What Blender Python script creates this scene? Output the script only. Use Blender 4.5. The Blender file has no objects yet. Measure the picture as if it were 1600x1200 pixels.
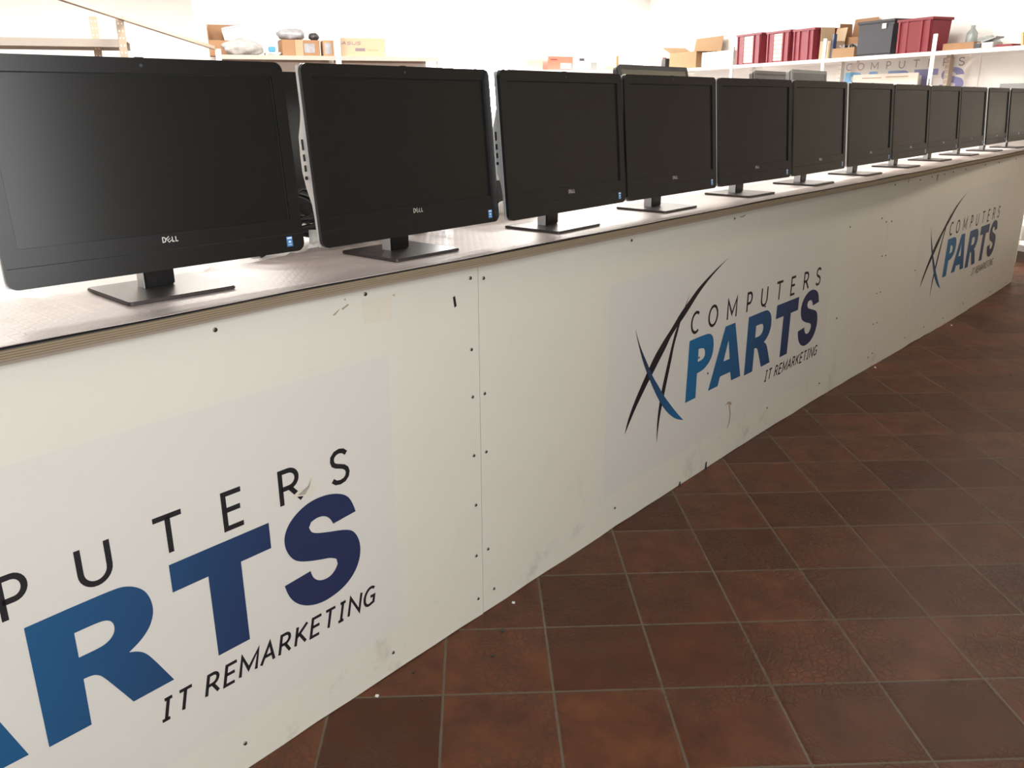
import bpy, bmesh, math, random
from mathutils import Vector, Matrix
from mathutils.geometry import tessellate_polygon
random.seed(7)
PI = math.pi
SC = bpy.context.scene
COL = SC.collection

# ------------------------------------------------------------------ camera
cam_data = bpy.data.cameras.new('camera')
cam_data.sensor_fit = 'HORIZONTAL'
cam_data.sensor_width = 36.0
cam_data.lens = 1332.81 / 1600 * 36.0
cam_data.clip_start = 0.05
cam_data.clip_end = 100
cam = bpy.data.objects.new('camera', cam_data)
COL.objects.link(cam)
RIGHT = Vector((0.6561003, -0.7546669, -0.0032016))
UP = Vector((0.2398183, 0.2044695, 0.9490413))
FWD = Vector((0.7155555, 0.6234341, -0.3151354))
m = Matrix.Identity(4)
for i in range(3):
    m[i][0] = RIGHT[i]; m[i][1] = UP[i]; m[i][2] = -FWD[i]
m[0][3], m[1][3], m[2][3] = -1.57212, -1.48341, 1.42618
cam.matrix_world = m
SC.camera = cam

# ------------------------------------------------------------------ world, exposure
SC.view_settings.view_transform = 'Standard'
SC.view_settings.look = 'None'
SC.view_settings.gamma = 1.0
SC.view_settings.exposure = 0.0
SC.view_settings.use_curve_mapping = False
world = bpy.data.worlds.new('world')
SC.world = world
world.use_nodes = True
world.node_tree.nodes['Background'].inputs[0].default_value = (0.75, 0.85, 1.0, 1)
world.node_tree.nodes['Background'].inputs[1].default_value = 0.6
# light strengths of the emitting panes and added lamp diffusers
UNSEEN_FRONT_WINDOW = 5.2
BACK_WINDOW = 45.0
FILL_BACK = 55.0
FILL_FRONT = 21.0

# ------------------------------------------------------------------ room axes
# counter runs along +X, the viewer stands on the -Y side. The back of the room is turned: s runs away, t to the right.
E1 = Vector((0.5, math.sqrt(3) / 2, 0))
E2 = Vector((math.sqrt(3) / 2, -0.5, 0))
def EV(s, t, z): return E1 * s + E2 * t + Vector((0, 0, z))
ROT_SIDE = math.radians(240)   # local x towards the viewer's right, local y into the right wall
ROT_BACK = math.radians(-30)   # local x to the right, local y into the back wall
H = 1.0667                     # worktop height
CEIL = 3.3

# ------------------------------------------------------------------ materials
def nt(name):
    mt = bpy.data.materials.new(name); mt.use_nodes = True
    t = mt.node_tree
    return mt, t, t.nodes['Principled BSDF']
def N(t, kind, **kw):
    n = t.nodes.new(kind)
    for k, v in kw.items(): setattr(n, k, v)
    return n
def mth(t, op, a, b=None, c=None):
    n = N(t, 'ShaderNodeMath', operation=op)
    for i, v in enumerate((a, b, c)):
        if v is None: continue
        if isinstance(v, (int, float)): n.inputs[i].default_value = v
        else: t.links.new(v, n.inputs[i])
    return n.outputs[0]
def mix(t, fac, a, b):
    n = N(t, 'ShaderNodeMix', data_type='RGBA')
    for s, v in ((n.inputs['Factor'], fac), (n.inputs['A'], a), (n.inputs['B'], b)):
        if isinstance(v, (int, float)): s.default_value = v
        elif isinstance(v, tuple): s.default_value = v if len(v) == 4 else v + (1,)
        else: t.links.new(v, s)
    return n.outputs['Result']
def noise(t, vec, scale, detail=4, rough=.5):
    n = N(t, 'ShaderNodeTexNoise'); n.inputs['Scale'].default_value = scale
    n.inputs['Detail'].default_value = detail; n.inputs['Roughness'].default_value = rough
    if vec is not None: t.links.new(vec, n.inputs['Vector'])
    return n.outputs['Fac']
def coords(t, which='Object'): return N(t, 'ShaderNodeTexCoord').outputs[which]
def bump(t, b, h, strength=.3, dist=.002):
    n = N(t, 'ShaderNodeBump'); n.inputs['Strength'].default_value = strength; n.inputs['Distance'].default_value = dist
    t.links.new(h, n.inputs['Height']); t.links.new(n.outputs[0], b.inputs['Normal'])
def ramp(t, fac, lo, hi):
    n = N(t, 'ShaderNodeMapRange'); n.inputs['From Min'].default_value = lo; n.inputs['From Max'].default_value = hi
    t.links.new(fac, n.inputs['Value']); return n.outputs['Result']
def plain(name, col, rough=.5, metal=0.0, var=.06, scale=30, spec=.5, bumpy=0.0):
    mt, t, b = nt(name)
    f = noise(t, coords(t), scale)
    c2 = tuple(max(0, x * (1 - var)) for x in col); c1 = tuple(min(1, x * (1 + var)) for x in col)
    t.links.new(mix(t, f, c1, c2), b.inputs['Base Color'])
    b.inputs['Roughness'].default_value = rough; b.inputs['Metallic'].default_value = metal
    b.inputs['Specular IOR Level'].default_value = spec
    if bumpy: bump(t, b, noise(t, coords(t), scale * 6), bumpy)
    return mt
def emit(name, col, strength):
    mt, t, b = nt(name)
    b.inputs['Base Color'].default_value = (*col, 1)
    b.inputs['Emission Color'].default_value = (*col, 1)
    b.inputs['Emission Strength'].default_value = strength
    f = noise(t, coords(t), .4, 1)
    t.links.new(mix(t, f, tuple(x * .97 for x in col), col), b.inputs['Emission Color'])
    return mt
M = {}
M['wall'] = plain('white_plaster', (.86, .85, .82), .9, var=.02, scale=3, bumpy=.05)
M['wall_dim'] = plain('dimmed_wall_plaster', (.30, .27, .23), .9, var=.04, scale=3)  # darkened colour for unseen walls, so the screens reflect less light
M['ceiling'] = plain('ceiling_paint', (.8, .8, .78), .95, var=.02, scale=3)
M['black_satin'] = plain('black_satin_plastic', (.0065, .0065, .0067), .25, var=.15, scale=60)
M['black_matte'] = plain('black_matte_plastic', (.011, .0115, .012), .45, var=.1, scale=60)
M['black_gap'] = plain('black_recess', (.002, .002, .002), .6)
M['screen'] = plain('matte_screen_glass', (.006, .006, .006), .22, var=.04, scale=5, spec=.5)
M['silver'] = plain('silver_plastic', (.62, .62, .62), .33, .55, var=.03)
M['base_metal'] = plain('dark_brushed_base', (.075, .066, .064), .36, .6, var=.1, scale=40)
M['logo_silver'] = plain('silver_logo', (.75, .74, .70), .3, .7)
M['sticker_blue'] = plain('blue_sticker', (.06, .21, .46), .4, var=.2, scale=90)
M['sticker_white'] = plain('pale_sticker_print', (.72, .80, .90), .4)
M['print_black'] = plain('black_print', (.012, .011, .014), .5)
M['print_grey'] = plain('grey_print', (.20, .16, .18), .5)
M['print_pale'] = plain('pale_grey_print', (.36, .30, .31), .5)  # lighter grey for the small banner letters
M['white_metal'] = plain('white_painted_metal', (.82, .80, .77), .5, var=.04, scale=8)
M['beige_metal'] = plain('beige_painted_metal', (.40, .355, .31), .5, var=.04, scale=8)
M['grey_metal'] = plain('grey_metal', (.5, .48, .45), .5, .3)
M['card'] = plain('brown_cardboard', (.30, .165, .085), .85, var=.10, scale=9)
M['card_pale'] = plain('pale_cardboard', (.28, .17, .085), .85, var=.08, scale=9)
M['card_inner'] = plain('cardboard_inside', (.40, .23, .12), .9, var=.1, scale=9)
M['card_white'] = plain('white_cardboard', (.82, .80, .77), .8, var=.03)
M['cream_card'] = plain('cream_cardboard', (.48, .36, .24), .8, var=.05)
M['tape'] = plain('tan_packing_tape', (.42, .28, .17), .35, var=.06)
M['red_plastic'] = plain('red_crate_plastic', (.20, .026, .036), .5, var=.1, scale=12, spec=.3)
M['red_pale'] = plain('pale_red_plastic', (.19, .030, .036), .6, var=.15, scale=16, spec=.25)  # red for crate fronts, tone varying at random
def make_pale_stripes():
    mt, t, b = nt('striped_pale_red_plastic')  # pale red with darker bands repeating up the height
    xyz = N(t, 'ShaderNodeSeparateXYZ'); t.links.new(coords(t), xyz.inputs[0])
    f = ramp(t, mth(t, 'ABSOLUTE', mth(t, 'SUBTRACT', mth(t, 'FRACT', mth(t, 'DIVIDE', xyz.outputs[2], .052)), .5)), .28, .42)
    t.links.new(mix(t, mth(t, 'MULTIPLY', f, .8), (.70, .47, .40), (.46, .16, .15)), b.inputs['Base Color']); b.inputs['Roughness'].default_value = .5
    return mt
M['red_striped'] = make_pale_stripes()
M['grey_plastic'] = plain('grey_crate_plastic', (.045, .045, .053), .6, var=.1, scale=14, spec=.25)
M['orange_card'] = plain('orange_red_cardboard', (.42, .13, .085), .7, var=.06)
M['bag'] = plain('clear_wrap', (.33, .32, .31), .22, var=.45, scale=25, bumpy=.3)
M['grey_bag'] = plain('grey_wrap', (.30, .30, .32), .28, var=.45, scale=22, bumpy=.4)
M['dark'] = plain('dark_plastic', (.03, .03, .034), .45)
M['cable'] = plain('black_cable', (.008, .008, .008), .3)
M['wood'] = plain('pale_wood', (.62, .40, .20), .7, var=.12)
M['paper'] = plain('white_paper', (.80, .79, .76), .9)
M['navy'] = plain('navy_plastic', (.03, .05, .12), .4)
M['blue_plastic'] = plain('blue_plastic', (.06, .25, .50), .4)
M['green_glass'] = plain('grey_green_wrap', (.32, .36, .35), .25, var=.3, scale=18)
M['poster'] = plain('cream_print', (.86, .78, .69), .7, var=.04)
M['backsheet'] = plain('white_back_board', (.80, .77, .73), .4, var=.05, scale=6)
M['screw'] = plain('dark_screw_steel', (.05, .045, .04), .35, .8)
M['rim'] = plain('screw_washer', (.36, .34, .30), .4, .8)
M['stain'] = plain('brown_stain', (.36, .29, .20), .8, var=.3, scale=90)
M['scuff'] = plain('grey_scuff', (.34, .32, .28), .8, var=.3, scale=90)
M['residue'] = plain('tape_residue', (.68, .63, .53), .6, var=.06, scale=40)
M['logo_sheet'] = plain('white_vinyl', (.665, .645, .595), .42, var=.015, scale=5)
M['pane_front'] = emit('unseen_window_pane', (.97, .985, 1.0), UNSEEN_FRONT_WINDOW)
M['pane_back'] = emit('bright_daylight_pane', (.96, .98, 1.0), BACK_WINDOW)
M['fill_back'] = emit('fill_diffuser', (1.0, .955, .89), FILL_BACK)
M['fill_front'] = emit('warm_fill_diffuser', (1.0, .91, .76), FILL_FRONT)

def make_panel_mat():
    mt, t, b = nt('cream_laminate')
    co = coords(t)
    xyz = N(t, 'ShaderNodeSeparateXYZ'); t.links.new(co, xyz.inputs[0])
    big = noise(t, co, 1.3, 3)
    base = mix(t, big, (.665, .645, .56), (.71, .695, .615))
    # grey smears of dirt, more of them at shoe height
    st = noise(t, co, 7, 8, .68)
    m1 = ramp(t, st, .56, .78)
    low = N(t, 'ShaderNodeMapRange'); low.inputs['From Min'].default_value = .34; low.inputs['From Max'].default_value = 0
    low.inputs['To Min'].default_value = .10; low.inputs['To Max'].default_value = .75
    t.links.new(xyz.outputs[2], low.inputs['Value'])
    f = mth(t, 'MULTIPLY', m1, low.outputs[0])
    base = mix(t, f, base, (.36, .33, .27))
    fine = ramp(t, noise(t, co, 55, 5, .7), .66, .74)
    f2 = mth(t, 'MULTIPLY', fine, mth(t, 'MULTIPLY', low.outputs[0], .6))
    base = mix(t, f2, base, (.22, .2, .16))
    t.links.new(base, b.inputs['Base Color'])
    b.inputs['Roughness'].default_value = .42
    bump(t, b, noise(t, co, 3, 3), .05, .004)
    return mt
M['panel'] = make_panel_mat()

def make_ply():
    mt, t, b = nt('plywood_edge')
    co = coords(t)
    xyz = N(t, 'ShaderNodeSeparateXYZ'); t.links.new(co, xyz.inputs[0])
    w = mth(t, 'ADD', mth(t, 'MULTIPLY', xyz.outputs[2], 1 / .0042), mth(t, 'MULTIPLY', noise(t, co, 4, 2), .5))
    fr = mth(t, 'FRACT', w)
    line = ramp(t, mth(t, 'ABSOLUTE', mth(t, 'SUBTRACT', fr, .5)), .18, .40)
    mp = N(t, 'ShaderNodeMapping'); mp.inputs['Scale'].default_value = (6, 30, 160); t.links.new(co, mp.inputs[0])
    g = noise(t, mp.outputs[0], 1.0, 5, .6)
    c = mix(t, line, (.27, .21, .135), (.145, .108, .07))
    c = mix(t, ramp(t, g, .62, .76), c, (.07, .05, .035))
    t.links.new(c, b.inputs['Base Color']); b.inputs['Roughness'].default_value = .8
    return mt
M['ply'] = make_ply()
M['under_strip'] = plain('grey_brown_strip', (.30, .245, .19), .8, var=.15, scale=14)

def make_sheet():
    mt, t, b = nt('embossed_metal_sheet')
    co = coords(t)
    xyz = N(t, 'ShaderNodeSeparateXYZ'); t.links.new(co, xyz.inputs[0])
    # rows of short raised bars, every other row turned by a right angle
    P = .024
    def bars(ox, oy, lx, ly):
        u = mth(t, 'SUBTRACT', mth(t, 'FRACT', mth(t, 'ADD', mth(t, 'DIVIDE', xyz.outputs[0], P), ox)), .5)
        v = mth(t, 'SUBTRACT', mth(t, 'FRACT', mth(t, 'ADD', mth(t, 'DIVIDE', xyz.outputs[1], P), oy)), .5)
        u = mth(t, 'DIVIDE', u, lx); v = mth(t, 'DIVIDE', v, ly)
        d = mth(t, 'ADD', mth(t, 'MULTIPLY', u, u), mth(t, 'MULTIPLY', v, v))
        return ramp(t, d, 1.0, .3)
    h = mth(t, 'MAXIMUM', bars(0, 0, .44, .13), bars(.5, .5, .13, .44))
    lump = noise(t, co, 5, 3)
    hh = mth(t, 'ADD', mth(t, 'MULTIPLY', h, .45), mth(t, 'MULTIPLY', lump, 1.6))
    bump(t, b, hh, .5, .0015)
    c = mix(t, noise(t, co, 9, 6, .65), (.46, .40, .38), (.56, .49, .465))
    t.links.new(c, b.inputs['Base Color'])
    b.inputs['Metallic'].default_value = .1
    t.links.new(mth(t, 'ADD', mth(t, 'MULTIPLY', noise(t, co, 14, 5), .16), .36), b.inputs['Roughness'])
    return mt
M['sheet'] = make_sheet()

def make_floor():
    mt, t, b = nt('terracotta_tiles')
    geo = N(t, 'ShaderNodeNewGeometry')
    xyz = N(t, 'ShaderNodeSeparateXYZ'); t.links.new(geo.outputs['Position'], xyz.inputs[0])
    a = math.radians(46.6); c, s = math.cos(a), math.sin(a)
    dx = mth(t, 'SUBTRACT', xyz.outputs[0], .246); dy = mth(t, 'SUBTRACT', xyz.outputs[1], -.778)
    u = mth(t, 'DIVIDE', mth(t, 'SUBTRACT', mth(t, 'MULTIPLY', dx, c), mth(t, 'MULTIPLY', dy, s)), .28)
    v = mth(t, 'DIVIDE', mth(t, 'ADD', mth(t, 'MULTIPLY', dx, s), mth(t, 'MULTIPLY', dy, c)), .2792)
    wob = noise(t, geo.outputs['Position'], 26, 4)
    wob = mth(t, 'MULTIPLY', mth(t, 'SUBTRACT', wob, .5), .012)
    def edge(q):
        f = mth(t, 'FRACT', mth(t, 'ADD', q, 64.5))
        return mth(t, 'ABSOLUTE', mth(t, 'SUBTRACT', f, .5))
    d = mth(t, 'ADD', mth(t, 'MINIMUM', edge(u), edge(v)), wob)
    grout = ramp(t, d, .0135, .0075)          # 1 in the joint
    soft = ramp(t, d, .012, .045)           # rounded tile edge
    cid = N(t, 'ShaderNodeCombineXYZ')
    t.links.new(mth(t, 'FLOOR', mth(t, 'ADD', u, 64.0)), cid.inputs[0]); t.links.new(mth(t, 'FLOOR', mth(t, 'ADD', v, 64.0)), cid.inputs[1])
    wn = N(t, 'ShaderNodeTexWhiteNoise', noise_dimensions='3D'); t.links.new(cid.outputs[0], wn.inputs[0])
    r = wn.outputs['Value']
    base = mix(t, r, (.066, .020, .0082), (.150, .052, .023))
    n1 = noise(t, geo.outputs['Position'], 9, 6, .6)
    base = mix(t, ramp(t, n1, .35, .75), base, (.058, .022, .012))
    vor = N(t, 'ShaderNodeTexVoronoi', feature='DISTANCE_TO_EDGE'); vor.inputs['Scale'].default_value = 48
    t.links.new(geo.outputs['Position'], vor.inputs['Vector'])
    crack = ramp(t, vor.outputs['Distance'], 0, .17)
    patch = ramp(t, noise(t, geo.outputs['Position'], 3.2, 2), .42, .54)
    cm = mth(t, 'MULTIPLY', mth(t, 'SUBTRACT', 1.0, crack), patch)
    base = mix(t, mth(t, 'MULTIPLY', cm, .75), base, (.07, .035, .02))
    gcol = mix(t, noise(t, geo.outputs['Position'], 2.2, 4), (.07, .056, .038), (.19, .16, .115))
    t.links.new(mix(t, grout, base, gcol), b.inputs['Base Color'])
    rg = mth(t, 'ADD', mth(t, 'MULTIPLY', n1, .16), .40)
    b.inputs['Specular IOR Level'].default_value = .24
    t.links.new(mth(t, 'MAXIMUM', rg, mth(t, 'MULTIPLY', grout, .8)), b.inputs['Roughness'])
    hgt = mth(t, 'SUBTRACT', mth(t, 'ADD', mth(t, 'MULTIPLY', soft, 1.0), mth(t, 'MULTIPLY', n1, .5)), mth(t, 'MULTIPLY', cm, .8))
    bump(t, b, hgt, .45, .003)
    return mt
M['floor'] = make_floor()

def make_gradient():
    mt, t, b = nt('blue_gradient_print')
    xyz = N(t, 'ShaderNodeSeparateXYZ'); t.links.new(coords(t), xyz.inputs[0])
    f = ramp(t, mth(t, 'ADD', xyz.outputs[0], mth(t, 'MULTIPLY', xyz.outputs[2], -.25)), 1.02, 2.05)
    c = mix(t, f, (.008, .135, .31), (.017, .027, .082))
    t.links.new(c, b.inputs['Base Color']); b.inputs['Roughness'].default_value = .45
    return mt
M['grad'] = make_gradient()
def make_swoosh_blue():
    mt, t, b = nt('blue_swoosh_print')
    xyz = N(t, 'ShaderNodeSeparateXYZ'); t.links.new(coords(t), xyz.inputs[0])
    f = ramp(t, xyz.outputs[0], .80, 1.10)
    t.links.new(mix(t, f, (.02, .022, .05), (.01, .12, .28)), b.inputs['Base Color']); b.inputs['Roughness'].default_value = .45
    return mt
M['grad_swoosh'] = make_swoosh_blue()
def make_perf(name, col, dot):
    mt, t, b = nt(name)
    xyz = N(t, 'ShaderNodeSeparateXYZ'); t.links.new(coords(t), xyz.inputs[0])
    v = mth(t, 'SUBTRACT', mth(t, 'FRACT', mth(t, 'DIVIDE', xyz.outputs[2], .05)), .5)
    u = mth(t, 'DIVIDE', mth(t, 'SUBTRACT', mth(t, 'ABSOLUTE', xyz.outputs[0]), .012), .006)
    v = mth(t, 'DIVIDE', v, .15)
    d = mth(t, 'ADD', mth(t, 'MULTIPLY', u, u), mth(t, 'MULTIPLY', v, v))
    f = ramp(t, d, 1.05, .85)
    t.links.new(mix(t, f, col, dot), b.inputs['Base Color']); b.inputs['Roughness'].default_value = .5
    return mt
M['perf'] = make_perf('perforated_white_steel', (.80, .76, .70), (.30, .27, .24))
M['perf_tan'] = make_perf('perforated_worn_steel', (.42, .34, .26), (.72, .65, .57))

# ------------------------------------------------------------------ mesh helpers
def new_obj(name, verts, faces, mat, parent=None, smooth=False):
    me = bpy.data.meshes.new(name)
    me.from_pydata([tuple(v) for v in verts], [], faces)
    bm = bmesh.new(); bm.from_mesh(me)
    bmesh.ops.recalc_face_normals(bm, faces=bm.faces)
    bm.to_mesh(me); bm.free()
    if smooth:
        for p in me.polygons: p.use_smooth = True
    mats = mat if isinstance(mat, (list, tuple)) else [mat]
    for x in mats: me.materials.append(M[x])
    o = bpy.data.objects.new(name, me); COL.objects.link(o)
    if parent is not None: o.parent = parent
    return o
class MB:
    def __init__(s): s.v = []; s.f = []
    def add(s, vs, fs):
        k = len(s.v); s.v += [Vector(v) for v in vs]; s.f += [tuple(i + k for i in f) for f in fs]
    def box(s, x0, x1, y0, y1, z0, z1, mtx=None):
        vs = [Vector((x, y, z)) for z in (z0, z1) for y in (y0, y1) for x in (x0, x1)]
        if mtx is not None: vs = [mtx @ v for v in vs]
        s.add(vs, [(0, 2, 3, 1), (4, 5, 7, 6), (0, 1, 5, 4), (2, 6, 7, 3), (0, 4, 6, 2), (1, 3, 7, 5)])
        return s
    def prism(s, poly, a, b, fn):
        """poly in 2D, fn(p, q, depth) -> 3D point, swept from depth a to b"""
        n = len(poly)
        s.add([fn(p, q, a) for p, q in poly] + [fn(p, q, b) for p, q in poly],
              [tuple(range(n))[::-1], tuple(range(n, 2 * n))] + [(i, (i + 1) % n, n + (i + 1) % n, n + i) for i in range(n)])
        return s
    def ring(s, outer, inner, a, b, fn):
        n = len(outer)
        vs = [fn(p, q, d) for d in (a, b) for loop in (outer, inner) for p, q in loop]
        fs = []
        for i in range(n):
            j = (i + 1) % n
            fs += [(i, j, n + j, n + i), (2 * n + i, 3 * n + i, 3 * n + j, 2 * n + j), (i, 2 * n + i, 2 * n + j, j), (n + i, n + j, 3 * n + j, 3 * n + i)]
        s.add(vs, fs); return s
    def tube(s, pts, r, n=8):
        pts = [Vector(p) for p in pts]; k0 = len(s.v)
        for i, p in enumerate(pts):
            d = (pts[min(i + 1, len(pts) - 1)] - pts[max(i - 1, 0)]).normalized()
            a = d.orthogonal().normalized() if i == 0 else (a - d * a.dot(d)).normalized()
            b = d.cross(a)
            rr = r[i] if isinstance(r, (list, tuple)) else r
            for j in range(n):
                w = 2 * PI * j / n; s.v.append(p + a * math.cos(w) * rr + b * math.sin(w) * rr)
        for i in range(len(pts) - 1):
            for j in range(n):
                s.f.append((k0 + i * n + j, k0 + i * n + (j + 1) % n, k0 + (i + 1) * n + (j + 1) % n, k0 + (i + 1) * n + j))
        s.f.append(tuple(k0 + j for j in range(n))[::-1]); s.f.append(tuple(k0 + (len(pts) - 1) * n + j for j in range(n)))
        return s
    def lathe(s, prof, n=16, cx=0, cy=0, axis='z'):
        k0 = len(s.v)
        for r, z in prof:
            for j in range(n):
                w = 2 * PI * j / n
                p = (cx + r * math.cos(w), cy + r * math.sin(w), z)
                s.v.append(Vector(p) if axis == 'z' else Vector((p[0], z, p[1])))
        for i in range(len(prof) - 1):
            for j in range(n):
                s.f.append((k0 + i * n + j, k0 + i * n + (j + 1) % n, k0 + (i + 1) * n + (j + 1) % n, k0 + (i + 1) * n + j))
        s.f.append(tuple(k0 + j for j in range(n))[::-1]); s.f.append(tuple(k0 + (len(prof) - 1) * n + j for j in range(n)))
        return s
    def build(s, name, mat, parent=None, smooth=False, bevel=0.0, seg=2):
        o = new_obj(name, s.v, s.f, mat, parent, smooth)
        if bevel:
            bm = bmesh.new(); bm.from_mesh(o.data)
            es = [e for e in bm.edges if len(e.link_faces) == 2 and e.calc_face_angle(0) > .6]
            bmesh.ops.bevel(bm, geom=es, offset=bevel, segments=seg, affect='EDGES', clamp_overlap=True)
            bm.to_mesh(o.data); bm.free()
        return o
def rrect(x0, x1, z0, z1, r, n=5):
    out = []
    for cx, cz, a0 in ((x1 - r, z1 - r, 0), (x0 + r, z1 - r, 90), (x0 + r, z0 + r, 180), (x1 - r, z0 + r, 270)):
        for i in range(n + 1):
            a = math.radians(a0 + 90 * i / n); out.append((cx + r * math.cos(a), cz + r * math.sin(a)))
    return out
def xz(p, q, d): return Vector((p, d, q))
def xy(p, q, d): return Vector((p, q, d))
def yz(p, q, d): return Vector((d, p, q))
def tag(o, label, cat, group=None, kind=None):
    o['label'] = label; o['category'] = cat
    if group: o['group'] = group
    if kind: o['kind'] = kind
    return o
def thing(name, label, cat, loc, rz=0, group=None):
    o = bpy.data.objects.new(name, None); COL.objects.link(o)
    o.empty_display_size = .05
    o.location = loc; o.rotation_euler = (0, 0, rz)
    return tag(o, label, cat, group)
def place(o, loc, rz=0):
    o.location = loc; o.rotation_euler = (0, 0, rz); return o
def struct(o):
    o['kind'] = 'structure'; return o
def copy_tree(o, parent=None):
    c = o.copy(); COL.objects.link(c)
    if parent is not None: c.parent = parent
    for ch in list(o.children): copy_tree(ch, c)
    return c

# ------------------------------------------------------------------ stroke letters (drawn as outlines, no font file)
def arc(cx, cy, rx, ry, a0, a1, n=14):
    return [(cx + rx * math.cos(math.radians(a0 + (a1 - a0) * i / n)), cy + ry * math.sin(math.radians(a0 + (a1 - a0) * i / n))) for i in range(n + 1)]
S_PATH = [(.92, .86), (.74, .965), (.5, 1.0), (.26, .965), (.09, .86), (.06, .74), (.12, .63), (.28, .56), (.5, .51), (.74, .45), (.90, .36), (.95, .25), (.90, .13), (.74, .035), (.48, 0), (.22, .03), (.03, .13)]
GLYPH = {
    'C': [arc(.62, .5, .58, .5, 52, 308, 22)],
    'O': [arc(.5, .5, .5, .5, 90, 450, 28)],
    'M': [[(0, 0), (0, 1), (.5, .22), (1, 1), (1, 0)]],
    'P': [[(.05, 0), (.05, 1), (.5, 1)] + arc(.5, .72, .45, .28, 90, -90, 12) + [(.05, .44)]],
    'U': [[(0, 1), (0, .36)] + arc(.5, .36, .5, .36, 180, 360, 14) + [(1, 1)]],
    'T': [[(0, 1), (1, 1)], [(.5, 1), (.5, 0)]],
    'E': [[(1, 1), (.05, 1), (.05, 0), (1, 0)], [(.05, .53), (.9, .53)]],
    'R': [[(.05, 0), (.05, 1), (.42, 1)] + arc(.42, .74, .40, .26, 90, -90, 12) + [(.05, .48)], [(.45, .48), (1, 0)]],
    'S': [S_PATH],
    'I': [[(.5, 0), (.5, 1)]],
    'J': [[(.1, 0), (.9, 0)], [(.1, 1), (.9, 1)], [(.5, 0), (.5, 1)]],   # the I with serifs
    'A': [[(0, 0), (.5, 1), (1, 0)], [(.19, .36), (.81, .36)]],
    'K': [[(.05, 0), (.05, 1)], [(.95, 1), (.08, .44)], [(.30, .58), (1, 0)]],
    'N': [[(0, 0), (0, 1), (1, 0), (1, 1)]],
    'G': [arc(.55, .5, .53, .5, 50, 270, 20) + [(.98, .08), (.98, .46), (.6, .46)]],
    'D': [[(0, 0), (0, 1), (.4, 1)] + arc(.4, .5, .6, .5, 90, -90, 14) + [(0, 0)]],
    'L': [[(0, 1), (0, 0), (1, 0)]],
}
def ribbon(pts, w):
    """closed outline quads of a polyline of width w, mitred; returns list of quads"""
    P = [Vector((p[0], p[1])) for p in pts]
    Q = [P[0]]
    for p in P[1:]:
        if (p - Q[-1]).length > 1e-6: Q.append(p)
    P = Q; n = len(P)
    closed = (P[0] - P[-1]).length < 1e-5
    L, R = [], []
    for i in range(n):
        if closed and i in (0, n - 1): a, b = P[1] - P[0], P[-1] - P[-2]
        else:
            a = P[i + 1] - P[i] if i < n - 1 else P[i] - P[i - 1]
            b = P[i] - P[i - 1] if i > 0 else a
        a = a.normalized(); b = b.normalized()
        na = Vector((-a.y, a.x)); nb = Vector((-b.y, b.x)); mm = na + nb
        if mm.length < 1e-4: mm = na
        mm.normalize(); k = min(2.6, 1 / max(.3, mm.dot(na)))
        L.append(P[i] + mm * w / 2 * k); R.append(P[i] - mm * w / 2 * k)
    return [(L[i], L[i + 1], R[i + 1], R[i]) for i in range(n - 1)]
def letters_polys(items, w):
    """items: (char, x0, x1, z0, z1, shear) stroke centre box; returns quads in (x, z)"""
    out = []
    for ch, x0, x1, z0, z1, sh in items:
        for path in GLYPH[ch]:
            pts = [(x0 + w / 2 + p * (x1 - x0 - w) + sh * (z0 + q * (z1 - z0) - z0), z0 + w / 2 + q * (z1 - z0 - w)) for p, q in path]
            out += [[tuple(v) for v in quad] for quad in ribbon(pts, w)]
    return out
def flat_mesh(polys, fn, step=None, xr=None):
    """polys: list of outlines or (outline, hole); fn(x, z) -> 3D. Returns verts, faces; cut every step in x so that it can follow a curved face"""
    bm = bmesh.new()
    for poly in polys:
        loops = poly if isinstance(poly[0][0], (tuple, list)) else [poly]
        loops = [[Vector((x, z, 0)) for x, z in lp] for lp in loops]
        flatv = [v for lp in loops for v in lp]
        vs = [bm.verts.new(v) for v in flatv]
        if len(loops) == 1 and len(loops[0]) == 4:
            try: bm.faces.new(vs)
            except ValueError: pass
            continue
        for tri in tessellate_polygon(loops):
            try: bm.faces.new([vs[i] for i in tri])
            except ValueError: pass
    if step:
        xs = [v.co.x for v in bm.verts]; k = math.ceil(min(xs) / step)
        while k * step < max(xs):
            bmesh.ops.bisect_plane(bm, geom=bm.verts[:] + bm.edges[:] + bm.faces[:], plane_co=(k * step, 0, 0), plane_no=(1, 0, 0))
            k += 1
    bm.verts.index_update()
    vs = [fn(v.co.x, v.co.y) for v in bm.verts]; fs = [tuple(v.index for v in f.verts) for f in bm.faces]
    bm.free()
    return vs, fs

# ------------------------------------------------------------------ counter face
KNOTS = [(-3.6, -.04), (-1.6, -.03), (-.8, -.012), (0, 0), (.6, .012), (1.2, .020), (2.0, .022), (2.7, .016), (3.4, .002), (4.0, -.018), (4.6, -.030), (5.4, -.038), (6.5, -.042)]
def lin(tab, x):
    if x <= tab[0][0]: return tab[0][1]
    for (a, p), (b, q) in zip(tab, tab[1:]):
        if x <= b: return p + (q - p) * (x - a) / (b - a)
    return tab[-1][1]
def face_smooth(x): return sum(lin(KNOTS, x + d) for d in (-.3, -.15, 0, .15, .3)) / 5
STEP = .1
def face_y(x):
    k = math.floor(x / STEP + 1e-6); f = x / STEP - k
    return face_smooth(k * STEP) * (1 - f) + face_smooth((k + 1) * STEP) * f
def on_face(off, dx=0.0):
    return lambda x, z: Vector((x, face_y(x + dx) - off, z))
EDGE = [(-3.6, -.06), (-.9, -.057), (-.6, -.048), (0, -.062), (1.5, -.056), (2.6, -.070), (3.4, -.073), (4.3, -.064), (5.2, -.060), (6.6, -.058)]

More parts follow.
